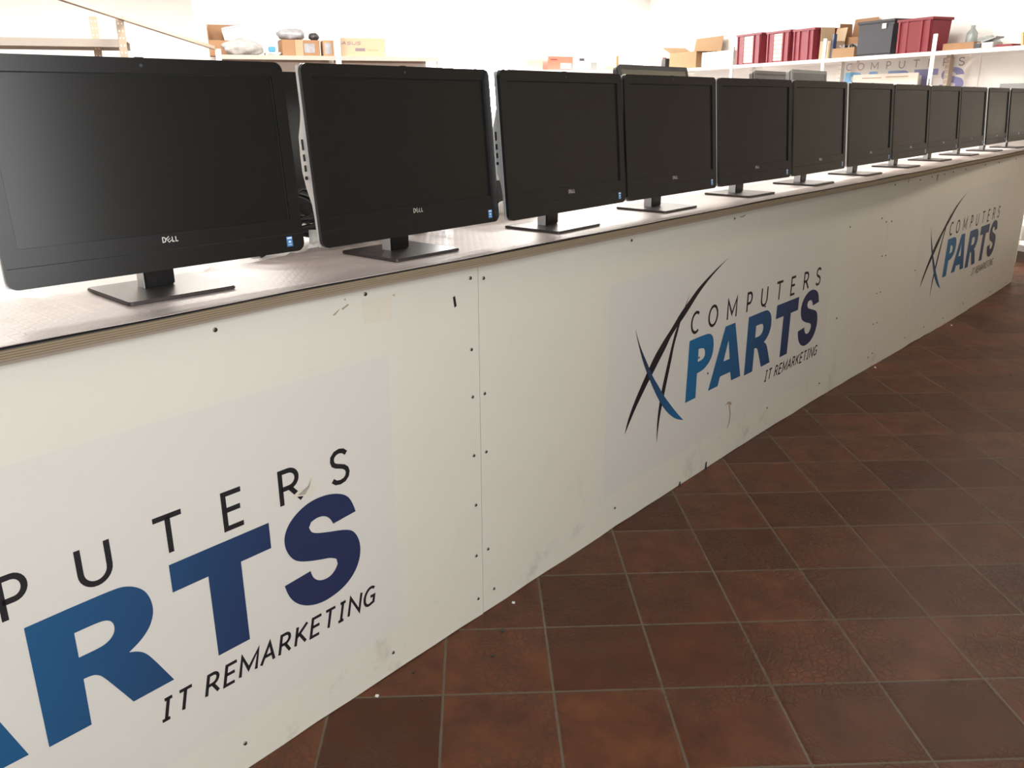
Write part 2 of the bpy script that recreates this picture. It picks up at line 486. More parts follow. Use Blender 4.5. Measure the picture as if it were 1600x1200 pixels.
# ------------------------------------------------------------------ shell
X0, X1 = -9.0, 13.5
def quad_obj(name, pts, mat): return new_obj(name, pts, [(0, 1, 2, 3)], mat)
def wall_line(name, a, b, z0, z1, thick, mat='wall'):
    a = Vector((a[0], a[1], 0)); b = Vector((b[0], b[1], 0)); d = (b - a).normalized(); n = Vector((-d.y, d.x, 0)) * thick
    mb = MB(); mb.add([a + Vector((0, 0, z0)), b + Vector((0, 0, z0)), b + n + Vector((0, 0, z0)), a + n + Vector((0, 0, z0)), a + Vector((0, 0, z1)), b + Vector((0, 0, z1)), b + n + Vector((0, 0, z1)), a + n + Vector((0, 0, z1))],
                      [(0, 1, 2, 3), (4, 5, 6, 7), (0, 1, 5, 4), (1, 2, 6, 5), (2, 3, 7, 6), (3, 0, 4, 7)])
    return mb.build(name, mat)
YF = -3.3
TR, SB, TL = 6.86, 12.5, -4.6
def line_at(t, Y): return ((Y + .5 * t) / (math.sqrt(3) / 2))
cFR = EV(line_at(TR, YF), TR, 0); cFL = EV(line_at(TL, YF), TL, 0); cBR = EV(SB, TR, 0); cBL = EV(SB, TL, 0)
mb = MB(); pts = [(cFL.x - .3, YF - .3), (cFR.x + .3, YF - .3), (cBR.x + .5, cBR.y + .2), (cBL.x - .2, cBL.y + .5)]
mb.prism(pts, -.12, 0, xy); struct(mb.build('floor', 'floor'))
mb = MB(); mb.prism(pts, CEIL, CEIL + .12, xy); struct(mb.build('ceiling', 'ceiling'))
cMR = EV(4.1, TR, 0)
struct(wall_line('wall_right', cBR, cMR, 0, CEIL, .15))
struct(wall_line('wall_side_dimmed', cMR, cFR, 0, CEIL, .15, 'wall_dim'))  # unseen end of the right wall, split off and darkened to dim screen reflections
struct(wall_line('wall_left', cFL, cBL, 0, CEIL, .15))
def wall_with_hole(name, a, b, u0, u1, z0, z1, thick=.15):
    """wall from a to b (thickness to the left of a->b) with one opening; returns frame data"""
    a = Vector((a[0], a[1], 0)); b = Vector((b[0], b[1], 0)); d = (b - a).normalized(); n = Vector((-d.y, d.x, 0)); L = (b - a).length
    P = lambda u, y, z: a + d * u + n * y + Vector((0, 0, z))
    mb = MB()
    for ua, ub, za, zb in ((0, u0, 0, CEIL), (u1, L, 0, CEIL), (u0, u1, 0, z0), (u0, u1, z1, CEIL)):
        if ub - ua < 1e-3 or zb - za < 1e-3: continue
        vs = [P(u, y, z) for z in (za, zb) for y in (0, thick) for u in (ua, ub)]
        mb.add(vs, [(0, 2, 3, 1), (4, 5, 7, 6), (0, 1, 5, 4), (2, 6, 7, 3), (0, 4, 6, 2), (1, 3, 7, 5)])
    struct(mb.build(name, 'wall_dim' if name == 'wall_front' else 'wall'))
    return P
def window(name, P, u0, u1, z0, z1, mat, bars):
    fr = MB()
    def bar(ua, ub, za, zb):
        vs = [P(u, y, z) for z in (za, zb) for y in (.03, .09) for u in (ua, ub)]
        fr.add(vs, [(0, 2, 3, 1), (4, 5, 7, 6), (0, 1, 5, 4), (2, 6, 7, 3), (0, 4, 6, 2), (1, 3, 7, 5)])
    w = .06
    bar(u0, u1, z0, z0 + w); bar(u0, u1, z1 - w, z1); bar(u0, u0 + w, z0 + w, z1 - w); bar(u1 - w, u1, z0 + w, z1 - w)
    for k in range(1, bars):
        c = u0 + (u1 - u0) * k / bars; bar(c - w / 2, c + w / 2, z0 + w, z1 - w)
    f = struct(fr.build(name, 'white_metal'))
    pn = MB(); pn.add([P(u0 + w, .06, z0 + w), P(u1 - w, .06, z0 + w), P(u1 - w, .06, z1 - w), P(u0 + w, .06, z1 - w)], [(0, 1, 2, 3)])
    pn.build('window_pane', mat, f)
    return f
# back wall: window with the glaring daylight behind the second monitor
Lb = (cBL - cBR).length
P = wall_with_hole('wall_back', cBR, cBL, TR - 4.35, TR - 3.1, 1.2, 2.9)
window('window_1', P, TR - 4.35, TR - 3.1, 1.2, 2.9, 'pane_back', 2)
# front wall: unseen window at the left, added as the counter's front light
WU1 = -.02 - cFL.x; WU0 = WU1 - 4.6
P = wall_with_hole('wall_front', cFL, cFR, WU0, WU1, .85, 2.9)
window('window_unseen', P, WU0, WU1, .85, 2.9, 'pane_front', 4)
# partition behind the left shelf
a = EV(8.22, 1.9, 0); b = EV(8.22, -.62, 0)
struct(wall_line('wall_middle', b, a, 0, CEIL, .14))

# ------------------------------------------------------------------ ceiling lamps, out of view, added for fill
def lamp(s=None, t=None, xyp=None, mat='fill_back', L=1.25, W=.62, label='', rz=ROT_BACK):
    loc = EV(s, t, 0) if xyp is None else Vector((*xyp, 0)); loc.z = CEIL - .07
    o = thing('fill_ceiling_light', label, 'ceiling light', loc, rz, 'added ceiling light panels')
    fr = MB(); fr.ring([(-L / 2, -W / 2), (L / 2, -W / 2), (L / 2, W / 2), (-L / 2, W / 2)], [(-L / 2 + .03, -W / 2 + .03), (L / 2 - .03, -W / 2 + .03), (L / 2 - .03, W / 2 - .03), (-L / 2 + .03, W / 2 - .03)], 0, .07, xy)
    fr.build('frame', 'white_metal', o)
    d = MB(); l, w = L / 2 - .03, W / 2 - .03
    d.add([(-l, -w, .012), (-l, w, .012), (l, w, .012), (l, -w, .012)], [(0, 1, 2, 3)]); d.build('diffuser', mat, o)
    return o
LB = 'added white ceiling light panel, unseen, in the back room behind the counter'
for s, t in ((4.3, -.2), (4.5, 2.2), (4.0, 4.3), (6.2, -.6), (6.2, 2.2), (7.0, 4.3), (9.4, 3.8), (3.6, -2.6), (6.6, -2.9), (10.2, -2.6), (10.0, .6), (11.0, 5.0)): lamp(s, t, label=LB)  # unseen lamps added to wash the back walls white
lamp(xyp=(4.5, -1.35), mat='fill_front', label='added white ceiling light panel, unseen, in front of the counter', rz=0)  # unseen lamp added to brighten the right panels and floor

# ------------------------------------------------------------------ counter
XE0, XE1 = -3.18, 6.33
SEAMS = [XE0, 0.0, 3.18, XE1]
counter = thing('shop_counter', 'long white shop counter with blue lettered panels below the row of monitors', 'counter', (0, 0, 0))
ZT = H - .031
rnd = random.Random(3)
for k in range(3):
    a, b = SEAMS[k] + .001, SEAMS[k + 1] - .001
    xs = sorted(set([a, b] + [i * STEP for i in range(math.ceil(a / STEP), math.floor(b / STEP) + 1)]))
    mb = MB(); n = len(xs)
    zb = [max(.0005, rnd.uniform(-.001, .004) + (.004 * math.sin(x * 5.1) if k == 2 else 0)) for x in xs]
    front = [(x, face_y(x)) for x in xs]
    vs = [(x, y, z0) for (x, y), z0 in zip(front, zb)] + [(x, y, ZT) for x, y in front] + [(x, y + .018, z0) for (x, y), z0 in zip(front, zb)] + [(x, y + .018, ZT) for x, y in front]
    fs = []
    for i in range(n - 1):
        fs += [(i, i + 1, n + i + 1, n + i), (2 * n + i, 3 * n + i, 3 * n + i + 1, 2 * n + i + 1), (n + i, n + i + 1, 3 * n + i + 1, 3 * n + i), (i, 2 * n + i, 2 * n + i + 1, i + 1)]
    fs += [(0, n, 3 * n, 2 * n), (n - 1, 3 * n - 1 - 0, 4 * n - 1, 2 * n - 1)] if False else [(0, n, 3 * n, 2 * n), (n - 1, 3 * n - 1, 4 * n - 1, 2 * n - 1)]
    mb.add(vs, fs); mb.build('front_panel', 'panel', counter)
# framing behind the panels and the far end panel
mb = MB(); mb.box(XE1 - .02, XE1, face_y(XE1) + .019, .66, 0, ZT); mb.build('end_panel', 'panel', counter)
mb = MB(); mb.box(XE0, XE0 + .02, face_y(XE0) + .019, .66, 0, ZT); mb.build('end_panel', 'panel', counter)
for x in (-1.6, .02, 1.6, 3.2, 4.8):
    mb = MB(); mb.box(x, x + .04, .045, .66, 0, ZT); mb.build('support_board', 'ply', counter)

# lettered vinyl sheets; outlines are in the middle sheet's x
R_OUT = [(1634, 580), (1711, 581), (1783, 581), (1808, 579), (1828, 570), (1846, 554), (1856, 532), (1859, 503), (1851, 479), (1839, 463), (1821, 449), (1800, 439), (1817, 432), (1831, 420), (1844, 398), (1878, 331), (1793, 330), (1747, 414), (1738, 424), (1728, 429), (1712, 430), (1711, 329), (1634, 329)]
R_IN = [(1711, 529), (1754, 529), (1770, 526), (1780, 517), (1782, 502), (1777, 490), (1766, 481), (1750, 477), (1711, 477)]
S_OUT = [(2365, 518), (2298, 512), (2290, 529), (2276, 541), (2256, 545), (2238, 540), (2231, 529), (2236, 515), (2252, 506), (2286, 496), (2327, 485), (2352, 473), (2367, 450), (2373, 421), (2368, 390), (2351, 361), (2323, 340), (2289, 329), (2250, 326), (2216, 334), (2190, 349), (2171, 369), (2160, 391), (2154, 415), (2225, 421), (2229, 404), (2240, 390), (2258, 382), (2279, 383), (2294, 393), (2302, 406), (2299, 420), (2283, 430), (2259, 436), (2226, 446), (2200, 456), (2182, 469), (2168, 493), (2163, 519), (2168, 541), (2181, 560), (2202, 576), (2230, 588), (2260, 592), (2294, 589), (2324, 579), (2345, 565), (2357, 544)]
T_OUT = [(1901, 582), (2130, 582), (2130, 521), (2055, 521), (2055, 331), (1979, 331), (1979, 521), (1901, 521)]
P_OUT = [(1150, 582), (1254, 583), (1295, 581), (1319, 573), (1335, 558), (1343, 532), (1343, 504), (1333, 478), (1312, 459), (1282, 445), (1255, 440), (1224, 439), (1224, 340), (1146, 340)]
P_IN = [(1224, 535), (1247, 534), (1266, 529), (1277, 514), (1276, 497), (1263, 486), (1224, 484)]
A_OUT = [(1433, 581), (1515, 581), (1600, 336), (1518, 337), (1504, 377), (1416, 378), (1403, 342), (1323, 342)]
A_IN = [(1471, 513), (1433, 437), (1492, 436)]
A_IN = [(1468, 518), (1437, 437), (1490, 436)]
SW1 = [(1418, 857), (1328, 829), (1258, 803), (1191, 775), (1147, 749), (1105, 724), (1068, 702), (1023, 666), (977, 634), (943, 610), (904, 578), (871, 543), (834, 501), (797, 458), (765, 414), (744, 377), (731, 338), (772, 389), (800, 422), (837, 459), (875, 497), (904, 522), (937, 554), (967, 581), (986, 600), (1006, 623), (1036, 646), (1072, 668), (1109, 691), (1146, 717), (1188, 748), (1243, 781), (1300, 809), (1352, 831)]
SW2 = [(1131, 770), (1119, 751), (1102, 726), (1079, 685), (1042, 645), (1020, 593), (994, 521), (965, 435), (954, 383), (946, 321), (950, 237), (960, 320), (972, 369), (988, 420), (1009, 491), (1025, 541), (1037, 590), (1055, 627), (1072, 668), (1096, 708), (1110, 729)]
SW3 = [(771, 705), (779, 684), (797, 641), (827, 581), (856, 533), (898, 473), (940, 417), (977, 374), (1025, 332), (1074, 299), (1104, 286), (1141, 273), (1096, 309), (1045, 355), (984, 412), (941, 462), (900, 505), (865, 555), (830, 603), (805, 639), (788, 671)]
mm = lambda L: [(x / 1000, z / 1000) for x, z in L]
CAPS = [('C', 1.150, 1.217), ('O', 1.284, 1.362), ('M', 1.436, 1.520), ('P', 1.602, 1.656), ('U', 1.734, 1.798), ('T', 1.876, 1.946), ('E', 2.024, 2.078), ('R', 2.160, 2.226), ('S', 2.299, 2.358)]
TAGS = []
x = 1.836
for ch, w in zip('JT REMARKETING'.replace('I', 'J'), (.5, .62, .30, .66, .58, .84, .72, .66, .66, .58, .62, .48, .72, .70)):
    k = .0557
    if ch != ' ': TAGS.append((ch, x, x + w * k * 1.02, .247, .300, .20))
    x += (w + .12) * k
SHEETS = {}
def smooth_outline(P, it=2, lim=42):
    for _ in range(it):
        out = []; n = len(P)
        for i in range(n):
            a, b, c = Vector(P[i - 1]), Vector(P[i]), Vector(P[(i + 1) % n])
            if (b - a).length < 1e-6 or (c - b).length < 1e-6: continue
            ang = math.degrees((b - a).angle(c - b))
            if ang > lim or ang < 1.5: out.append(tuple(b))
            else:
                da = min(.25 * (b - a).length, .02); dc = min(.25 * (c - b).length, .02)
                out += [tuple(b + (a - b).normalized() * da), tuple(b + (c - b).normalized() * dc)]
        P = out
    return P
def logo_geometry():
    G = {}
    sm = smooth_outline
    G['swoosh'] = [('print_black', .0010, [sm(mm(SW1))]), ('print_black', .0010, [sm(mm(SW2))]), ('grad_swoosh', .0014, [sm(mm(SW3))])]
    G['large_letter'] = [('grad', .0012, [p]) for p in ((sm(mm(P_OUT)), sm(mm(P_IN))), (mm(A_OUT), mm(A_IN)), (sm(mm(R_OUT)), sm(mm(R_IN))), mm(T_OUT), sm(mm(S_OUT)))]
    G['small_letter'] = [('print_black', .0010, letters_polys([(c, a, b, .601, .689, 0)], .0112)) for c, a, b in CAPS]
    G['tagline_letter'] = [('print_black', .0010, letters_polys([t_], .0075)) for t_ in TAGS]
    return G
LOGO = logo_geometry()
def logo(dx, dz):
    vs, fs = flat_mesh([[(.613 + dx, .140 + dz), (2.49 + dx, .140 + dz), (2.49 + dx, .876 + dz), (.613 + dx, .876 + dz)]], lambda x, z: Vector((x - dx, face_y(x) - .0005, z)), STEP)
    sh = new_obj('logo_sheet', vs, fs, 'logo_sheet', counter); sh.location = (dx, 0, 0)
    for nm, pieces in LOGO.items():
        for mat, off, polys in pieces:
            moved = [([[(x + dx, z + dz) for x, z in lp] for lp in p] if isinstance(p[0][0], (tuple, list)) else [(x + dx, z + dz) for x, z in p]) for p in polys]
            vs, fs = flat_mesh(moved, lambda x, z: Vector((x - dx, face_y(x) - off, z)), STEP)
            new_obj(nm, vs, fs, mat, sh)
    return sh
s1 = logo(-2.808, -.012); s2 = logo(0, 0); s3 = logo(3.13, .008)

# screws
sc = MB(); sc.lathe([(.0048, 0), (.0048, -.0012), (.0040, -.0022)], 12, axis='y')
sc2 = MB(); sc2.lathe([(.0038, -.0020), (.0034, -.0032), (.0015, -.0038)], 12, axis='y')
scr0 = sc.build('screw', 'rim', counter, True); scr0h = sc2.build('screw_head', 'screw', scr0, True)
POS = [(-.750, 1.011), (-.375, 1.017), (-.030, 1.000), (.020, .992), (-.031, .812), (-.030, .681), (.018, .678), (-.029, .512), (.021, .507), (-.025, .362), (-.027, .204), (.023, .204), (-.022, .062), (.047, .062), (-.352, .062), (-.794, .069),
       (.725, 1.004), (1.436, 1.001), (.687, .078), (1.310, .418), (1.898, .112), (2.486, .081), (2.648, .840), (3.075, .840), (3.145, .814), (3.225, .809), (3.150, .632), (3.205, .628), (3.145, .430), (3.20, .429), (3.150, .258), (3.21, .255), (3.140, .070), (3.20, .081),
       (3.718, .066), (4.049, .069), (4.435, .054), (4.876, .079), (5.623, .035), (6.106, .030), (3.726, .474), (2.616, .391), (3.206, 1.000), (3.587, 1.001), (3.783, 1.004), (4.004, 1.006), (4.168, 1.010), (4.419, 1.012), (4.857, 1.014), (5.214, 1.012), (5.703, 1.010), (1.23, .50), (1.78, .60)]
for i, (x, z) in enumerate(POS):
    o = scr0 if i == 0 else copy_tree(scr0, counter)
    o.location = (x, face_y(x) - .0003, z)
# marks and scraps stuck on the panels
def decal(name, polys, mat, off=.0007):
    vs, fs = flat_mesh(polys, on_face(off), STEP); return new_obj(name, vs, fs, mat, counter)
decal('black_tape_scrap', [[(-.095, .962), (-.087, .964), (-.082, .937), (-.090, .934)]], 'print_black')
decal('tape_residue', [[(-.385, 1.006), (-.295, 1.002), (-.300, .944), (-.382, .950)]], 'residue')
for pl in ([(-.47, .986), (-.455, .994), (-.448, .998), (-.452, .993), (-.463, .985)], [(-.445, .996), (-.425, 1.004), (-.423, 1.001), (-.44, .993)], [(-.437, 1.016), (-.430, 1.017), (-.431, 1.012)], [(-.296, 1.000), (-.288, 1.003), (-.287, .998)]):
    decal('scuff_mark', [pl], 'stain')
decal('brown_stain', [[(1.478, .236), (1.505, .247), (1.53, .242), (1.545, .226), (1.535, .224), (1.522, .234), (1.505, .238)]], 'stain')
decal('brown_stain', [[(1.512, .240), (1.522, .238), (1.540, .19), (1.538, .15), (1.522, .125), (1.516, .128), (1.529, .155), (1.529, .19)]], 'stain')
decal('torn_patch', [[(-.615, .606), (-.590, .619), (-.575, .606), (-.560, .612), (-.568, .628), (-.553, .642), (-.556, .622), (-.545, .606), (-.566, .592), (-.590, .600)]], 'residue', .0016)
decal('torn_patch', [[(-.600, .606), (-.570, .618), (-.560, .634), (-.566, .615), (-.580, .600)]], 'scuff', .0018)
decal('scuff_mark', [[(1.475, 1.003), (1.52, 1.006), (1.535, 1.010), (1.52, 1.000), (1.49, .999)]], 'stain')
decal('scuff_mark', [[(3.40, 1.03), (3.412, 1.03), (3.408, .995), (3.400, .995)]], 'stain')
decal('scuff_mark', [[(3.87, 1.01), (3.90, 1.012), (3.89, .975), (3.875, .975)]], 'stain')

# ------------------------------------------------------------------ worktop
top = thing('worktop', 'plywood worktop covered with embossed metal sheet carrying the monitors', 'worktop', (0, 0, H))
xs = [XE0 - .02 + i * .1 for i in range(int((XE1 + .08 - XE0) / .1) + 1)]
front = [lin(EDGE, x) for x in xs]
BACK = .74
def slab(z0, z1, fy, by):
    n = len(xs); mb = MB()
    vs = [(x, y, z0) for x, y in zip(xs, fy)] + [(x, y, z1) for x, y in zip(xs, fy)] + [(x, y, z0) for x, y in zip(xs, by)] + [(x, y, z1) for x, y in zip(xs, by)]
    fs = []
    for i in range(n - 1):
        fs += [(i, i + 1, n + i + 1, n + i), (2 * n + i, 3 * n + i, 3 * n + i + 1, 2 * n + i + 1), (n + i, n + i + 1, 3 * n + i + 1, 3 * n + i), (i, 2 * n + i, 2 * n + i + 1, i + 1)]
    fs += [(0, n, 3 * n, 2 * n), (n - 1, 2 * n - 1, 4 * n - 1, 3 * n - 1)]
    mb.add(vs, fs); return mb
slab(-.021, -.0025, front, [BACK] * len(xs)).build('plywood_board', 'ply', top)
slab(-.0024, -.0014, [f + .002 for f in front], [BACK] * len(xs)).build('white_facing', 'backsheet', top)
# metal sheet: wavy lifted front lip and a torn back edge
rnd = random.Random(11)
xm = [XE0 - .02 + i * .025 for i in range(int((XE1 + .07 - XE0) / .025))]
mb = MB(); n = len(xm); cols = 6
for j in range(cols):
    for x in xm:
        f = lin(EDGE, x) - .0015 + .0012 * math.sin(x * 9) + .0008 * math.sin(x * 23 + 1)
        bk = .30 + .045 * math.sin(x * 2.3 + .8) + .012 * math.sin(x * 17) + rnd.uniform(-.008, .008)
        q = (0, .012, .06, .4, .9, 1)[j]
        lift = .0016 * max(0, math.sin(x * 4.7 + .4)) if j == 0 else 0
        if j == 5: lift = rnd.uniform(0, .006)
        mb.v.append(Vector((x, f + (bk - f) * q, -.0002 + lift)))
for j in range(cols - 1):
    for i in range(n - 1): mb.f.append((j * n + i, j * n + i + 1, (j + 1) * n + i + 1, (j + 1) * n + i))
sheet = mb.build('metal_sheet', 'sheet', top, True)
sol = sheet.modifiers.new('thickness', 'SOLIDIFY'); sol.thickness = .0011; sol.offset = -1
slab(-.0038, -.0014, [f - .0009 for f in front], [f + .006 for f in front]).build('edge_gap_shade', 'black_gap', top)  # black strip standing in for the shaded gap below the sheet edge
slab(-.0305, -.0213, [f + .010 for f in front], [f + .034 for f in front]).build('under_strip', 'under_strip', top)  # grey-brown strip below the plywood edge, set slightly back

# ------------------------------------------------------------------ all-in-one computers in the row
W, HH, LIFT, FWDO, TILT = .587, .383, .053, .071, math.radians(5)
def make_monitor():
    o = thing('desktop_monitor', '-', 'monitor', (0, 0, H))
    b = MB(); b.prism(rrect(-.1085, .1085, -.1005, .1005, .008), .0005, .0075, xy); b.build('base', 'base_metal', o, bevel=.0018)
    nk = MB(); nk.box(-.031, .031, .002, .034, .0078, .125); nk.build('neck', 'black_satin', o, bevel=.003)
    nc = MB(); nc.box(-.0325, -.0312, .004, .0335, .0078, .12); nc.build('neck_trim', 'silver', o)
    hd = Matrix.Translation((0, -FWDO, LIFT)) @ Matrix.Rotation(-TILT, 4, 'X')
    def part(name, mbx, mat, parent=o, smooth=False, bevel=0):
        for i, v in enumerate(mbx.v): mbx.v[i] = hd @ v
        return mbx.build(name, mat, parent, smooth, bevel)
    w = W / 2
    sx, sz0, sz1 = w - .027, .068, HH - .027
    fr = MB(); outer = rrect(-w, w, 0, HH, .018, 6); inner = rrect(-sx, sx, sz0, sz1, .0015, 6)
    fr.ring(outer, inner, 0, .009, xz); bez = part('bezel', fr, 'black_satin', o)
    c = MB(); c.box(-w + .004, w - .004, -.0006, .0002, .0362, .0372); part('bezel_crease', c, 'black_gap', bez)
    s = MB(); s.box(-sx, sx, .0045, .008, sz0, sz1); part('screen', s, 'screen', o)
    g = MB(); t = .0022
    g.box(sx - t, sx, .0036, .0046, sz0, sz1); g.box(-sx, -sx + t * .6, .0036, .0046, sz0, sz1); g.box(-sx, sx, .0036, .0046, sz1 - t * .7, sz1)
    part('screen_gasket', g, 'black_gap', bez)
    tr = MB(); tr.ring(rrect(-w - .0008, w + .0008, -.0008, HH + .0008, .0185, 6), rrect(-w + .004, w - .004, .004, HH - .004, .015, 6), .0092, .0128, xz); part('silver_trim', tr, 'silver', o)
    # rear housing: side profile bulges in the middle
    prof = [(.0132, .002), (.0132, HH - .002), (.020, HH - .004), (.0205, HH * .76), (.026, HH * .70), (.038, HH * .62), (.041, HH * .52), (.041, HH * .43), (.034, HH * .34), (.022, HH * .25), (.019, HH * .18), (.018, .004)]
    h = MB(); h.prism(prof, -w + .001, w - .001, yz); hous = part('rear_housing', h, 'silver', o, bevel=.0012)
    p = MB()
    for z0, z1 in ((.547, .605), (.487, .524), (.43, .465)): p.box(-w - .0006, -w + .003, .0235, .0285, HH * z0, HH * z1)
    part('port_slots', p, 'black_gap', hous)
    j = MB(); j.lathe([(.0042, -w - .0006), (.0042, -w + .003)], 14)
    for i, v in enumerate(j.v): j.v[i] = Vector((v.z, .027 + v.x, HH * .395 + v.y))
    part('audio_jack', j, 'black_gap', hous)
    # silver brand letters on the lower bezel
    lw, lz0, lz1 = .0019, .0505, .0615
    items = [('D', -.0160, -.0085, lz0, lz1, 0), ('L', .0030, .0088, lz0, lz1, 0), ('L', .0100, .0160, lz0, lz1, 0)]
    polys = letters_polys(items, lw)
    for pa in GLYPH['E']:                                # the E stands tilted
        pts = []
        for pp, qq in pa:
            u, v = (pp - .5) * .0075, (qq - .5) * .0085
            ca, sa = math.cos(math.radians(35)), math.sin(math.radians(35))
            pts.append((-.0028 + u * ca - v * sa, (lz0 + lz1) / 2 + u * sa + v * ca))
        polys += [[tuple(v) for v in qd] for qd in ribbon(pts, lw * .8)]
    vs, fs = flat_mesh(polys, lambda x, z: hd @ Vector((x, -.0007, z)))
    new_obj('brand_letters', vs, fs, 'logo_silver', o)
    k = MB(); k.box(w - .0425, w - .0285, -.0007, .0002, .0115, .0325); st = part('blue_sticker', k, 'sticker_blue', o)
    k = MB(); k.box(w - .041, w - .030, -.0010, -.0006, .0275, .0310); k.box(w - .040, w - .031, -.0010, -.0006, .0150, .0162); k.box(w - .0385, w - .0325, -.0010, -.0006, .0195, .0235); part('sticker_print', k, 'sticker_white', st)
    cm = MB(); cm.lathe([(.0032, .0002), (.0032, -.0006), (.0022, -.0008)], 14, 0, HH - .013, 'y'); wc = part('webcam', cm, 'dark', bez)
    nb = MB(); nb.box(-.008, .008, .003, .008, HH - .0005, HH + .0016); part('webcam_shutter', nb, 'black_satin', o)
    return o
MON = [(-.763, .152, -2.6, 5.6, 'nearest and largest black monitor, at the left edge of the counter'),
       (-.149, .122, .9, 4.2, 'second black monitor from the left, with side ports showing, before the bright window'),
       (.444, .109, 2.2, 6.2, 'third black monitor from the left, just right of the bright window glare'),
       (1.041, .119, .3, 5.2, 'fourth black monitor from the left, below the tilted display and cardboard box'),
       (1.656, .115, -1.7, 5.2, 'fifth black monitor from the left, below the first two red crates'),
       (2.261, .108, .2, 4.9, 'sixth black monitor from the left, in front of the grey-backed display'),
       (2.922, .119, -.4, 5.1, 'seventh black monitor from the left, below the grey storage box'),
       (3.570, .128, -.3, 4.5, 'eighth black monitor from the left, before the pale notice board'),
       (4.250, .145, -1.0, 4.0, 'ninth black monitor from the left, below the perforated upright'),
       (4.930, .155, -.8, 4.5, 'tenth black monitor from the left, third from the right end'),
       (5.563, .147, .1, 5.4, 'eleventh black monitor from the left, next to last on the right'),
       (6.168, .131, -1.5, 5.5, 'farthest black monitor at the right end of the counter')]
mon0 = make_monitor()
for i, (x, y, yaw, tl, lab) in enumerate(MON):
    o = mon0 if i == 0 else copy_tree(mon0)
    o.location = (x, y, H + .0012); o.rotation_euler = (0, 0, math.radians(yaw))
    tag(o, lab, 'monitor', 'black monitors in a row on the counter')
o = copy_tree(mon0); place(o, (.10, .60, H + .0003), math.radians(1))
tag(o, 'black monitor in the second row, seen through the gap between first and second monitors', 'monitor', 'black monitors in a row on the counter')

# ------------------------------------------------------------------ bench behind, with older displays
bench = thing('work_bench', 'white bench behind the counter carrying older displays', 'table', (0, 0, 0))
mb = MB(); mb.box(-1.6, 8.2 - 1.9, .98, 1.72, H - .045, H - .01); mb.build('bench_top', 'backsheet', bench, bevel=.003)
for x in (-1.5, 1.2, 3.7, 6.15):
    for y in (1.03, 1.64):
        mb = MB(); mb.box(x, x + .05, y, y + .05, 0, H - .046); mb.build('leg', 'grey_metal', bench)
def display(label, x, y, w, h, ztop, tilt, rz, inner, frame='dark', cat='monitor'):
    zb = ztop - h * math.cos(tilt)
    o = thing('flat_display', label, cat, (x, y, H - .01), rz, 'older displays on the bench behind')
    hd = Matrix.Translation((0, 0, zb - H + .01)) @ Matrix.Rotation(-tilt, 4, 'X')
    def part(nm, mbx, mat, parent=o, bevel=0):
        for i, v in enumerate(mbx.v): mbx.v[i] = hd @ v
        return mbx.build(nm, mat, parent, bevel=bevel)
    q = MB(); q.ring(rrect(-w / 2, w / 2, 0, h, .012), rrect(-w / 2 + .02, w / 2 - .02, .03, h - .022, .002), 0, .012, xz); part('bezel', q, frame)
    q = MB(); q.box(-w / 2 + .02, w / 2 - .02, .003, .009, .03, h - .022); part('screen', q, inner)
    q = MB(); q.prism(rrect(-w / 2 + .004, w / 2 - .004, .004, h - .004, .02), .0125, .05, xz); part('rear_housing', q, frame, bevel=.008)
    q = MB(); q.box(-.035, .035, .03, .07, .012, zb - H + .01 + h * .5); q.build('neck', frame, o, bevel=.004)
    q = MB(); q.prism(rrect(-.13, .13, -.09, .13, .03), .0006, .012, xy); q.build('base', frame, o, bevel=.003)
    return o
M['screen_reflect'] = plain('screen_reflection_grey', (.20, .19, .15), .10, var=.05)  # olive-grey base colour stands for the window reflected in this screen
M['screen_dim'] = plain('dim_grey_screen', (.10, .10, .10), .2, var=.05)
M['brown_dark'] = plain('dark_brown_plastic', (.085, .075, .075), .5)
M['mid_grey'] = plain('mid_grey_plastic', (.20, .20, .20), .5)
display('dark framed display tilted back behind the fourth monitor, screen catching light', 2.71, 1.10, .70, .42, 1.605, math.radians(14), math.radians(0), 'screen_reflect')
display('dark brownish display behind the fifth monitor, left of the grey one', 4.88, 1.45, .66, .42, 1.63, math.radians(8), 0, 'brown_dark', 'brown_dark')
display('mid-grey display behind the sixth monitor with lighter screen', 4.60, 1.08, .60, .40, 1.622, math.radians(5), 0, 'screen_dim', 'mid_grey')
# clutter seen through the gaps
rnd = random.Random(5)
for i, (za, mid) in enumerate(((.02, .055), (.03, .10), (.045, .075), (.012, .04), (.06, .115), (.05, .14), (.03, .03), (.07, .085), (.02, .125), (.04, .06))):
    pts = []
    for k in range(25):
        u = k / 24
        pts.append((-.42 + .36 * u + .012 * math.sin(u * 9 + i), .325 + .0135 * i + .012 * math.sin(u * 7 + i * 2), H + .0075 + za * abs(math.sin(u * PI * 1.5 + i)) + (mid - za) * math.sin(u * PI) ** 2))
    o = MB().tube(pts, .006 if i % 2 else .0075, 8).build('power_cable', 'cable', smooth=True)
    tag(o, 'black cable in the tangle between the first and second monitors', 'cable', 'black cables in the tangle')
mb = MB(); mb.tube([(-.27, .33, .001), (-.262, .332, .02), (-.258, .338, .04), (-.262, .345, .06)], [.008, .012, .012, .006], 10)
o = place(mb.build('cable_plug', 'paper', smooth=True), (.02, .02, H)); tag(o, 'small white plug among the black cables beside the second monitor', 'plug')
o = thing('black_case', 'black case under the white device, in the gap right of the second monitor', 'computer case', (.69, .56, H - .001))
q = MB(); q.box(-.13, .13, -.09, .09, .0004, .104); q.build('body', 'dark', o, bevel=.004)
q = MB(); q.box(-.11, .11, -.0915, -.0895, .03, .036); q.build('slot', 'black_gap', o)
o = thing('network_device', 'small white device stacked on a black case in the gap right of second monitor', 'electronic device', (.69, .56, H + .1045))
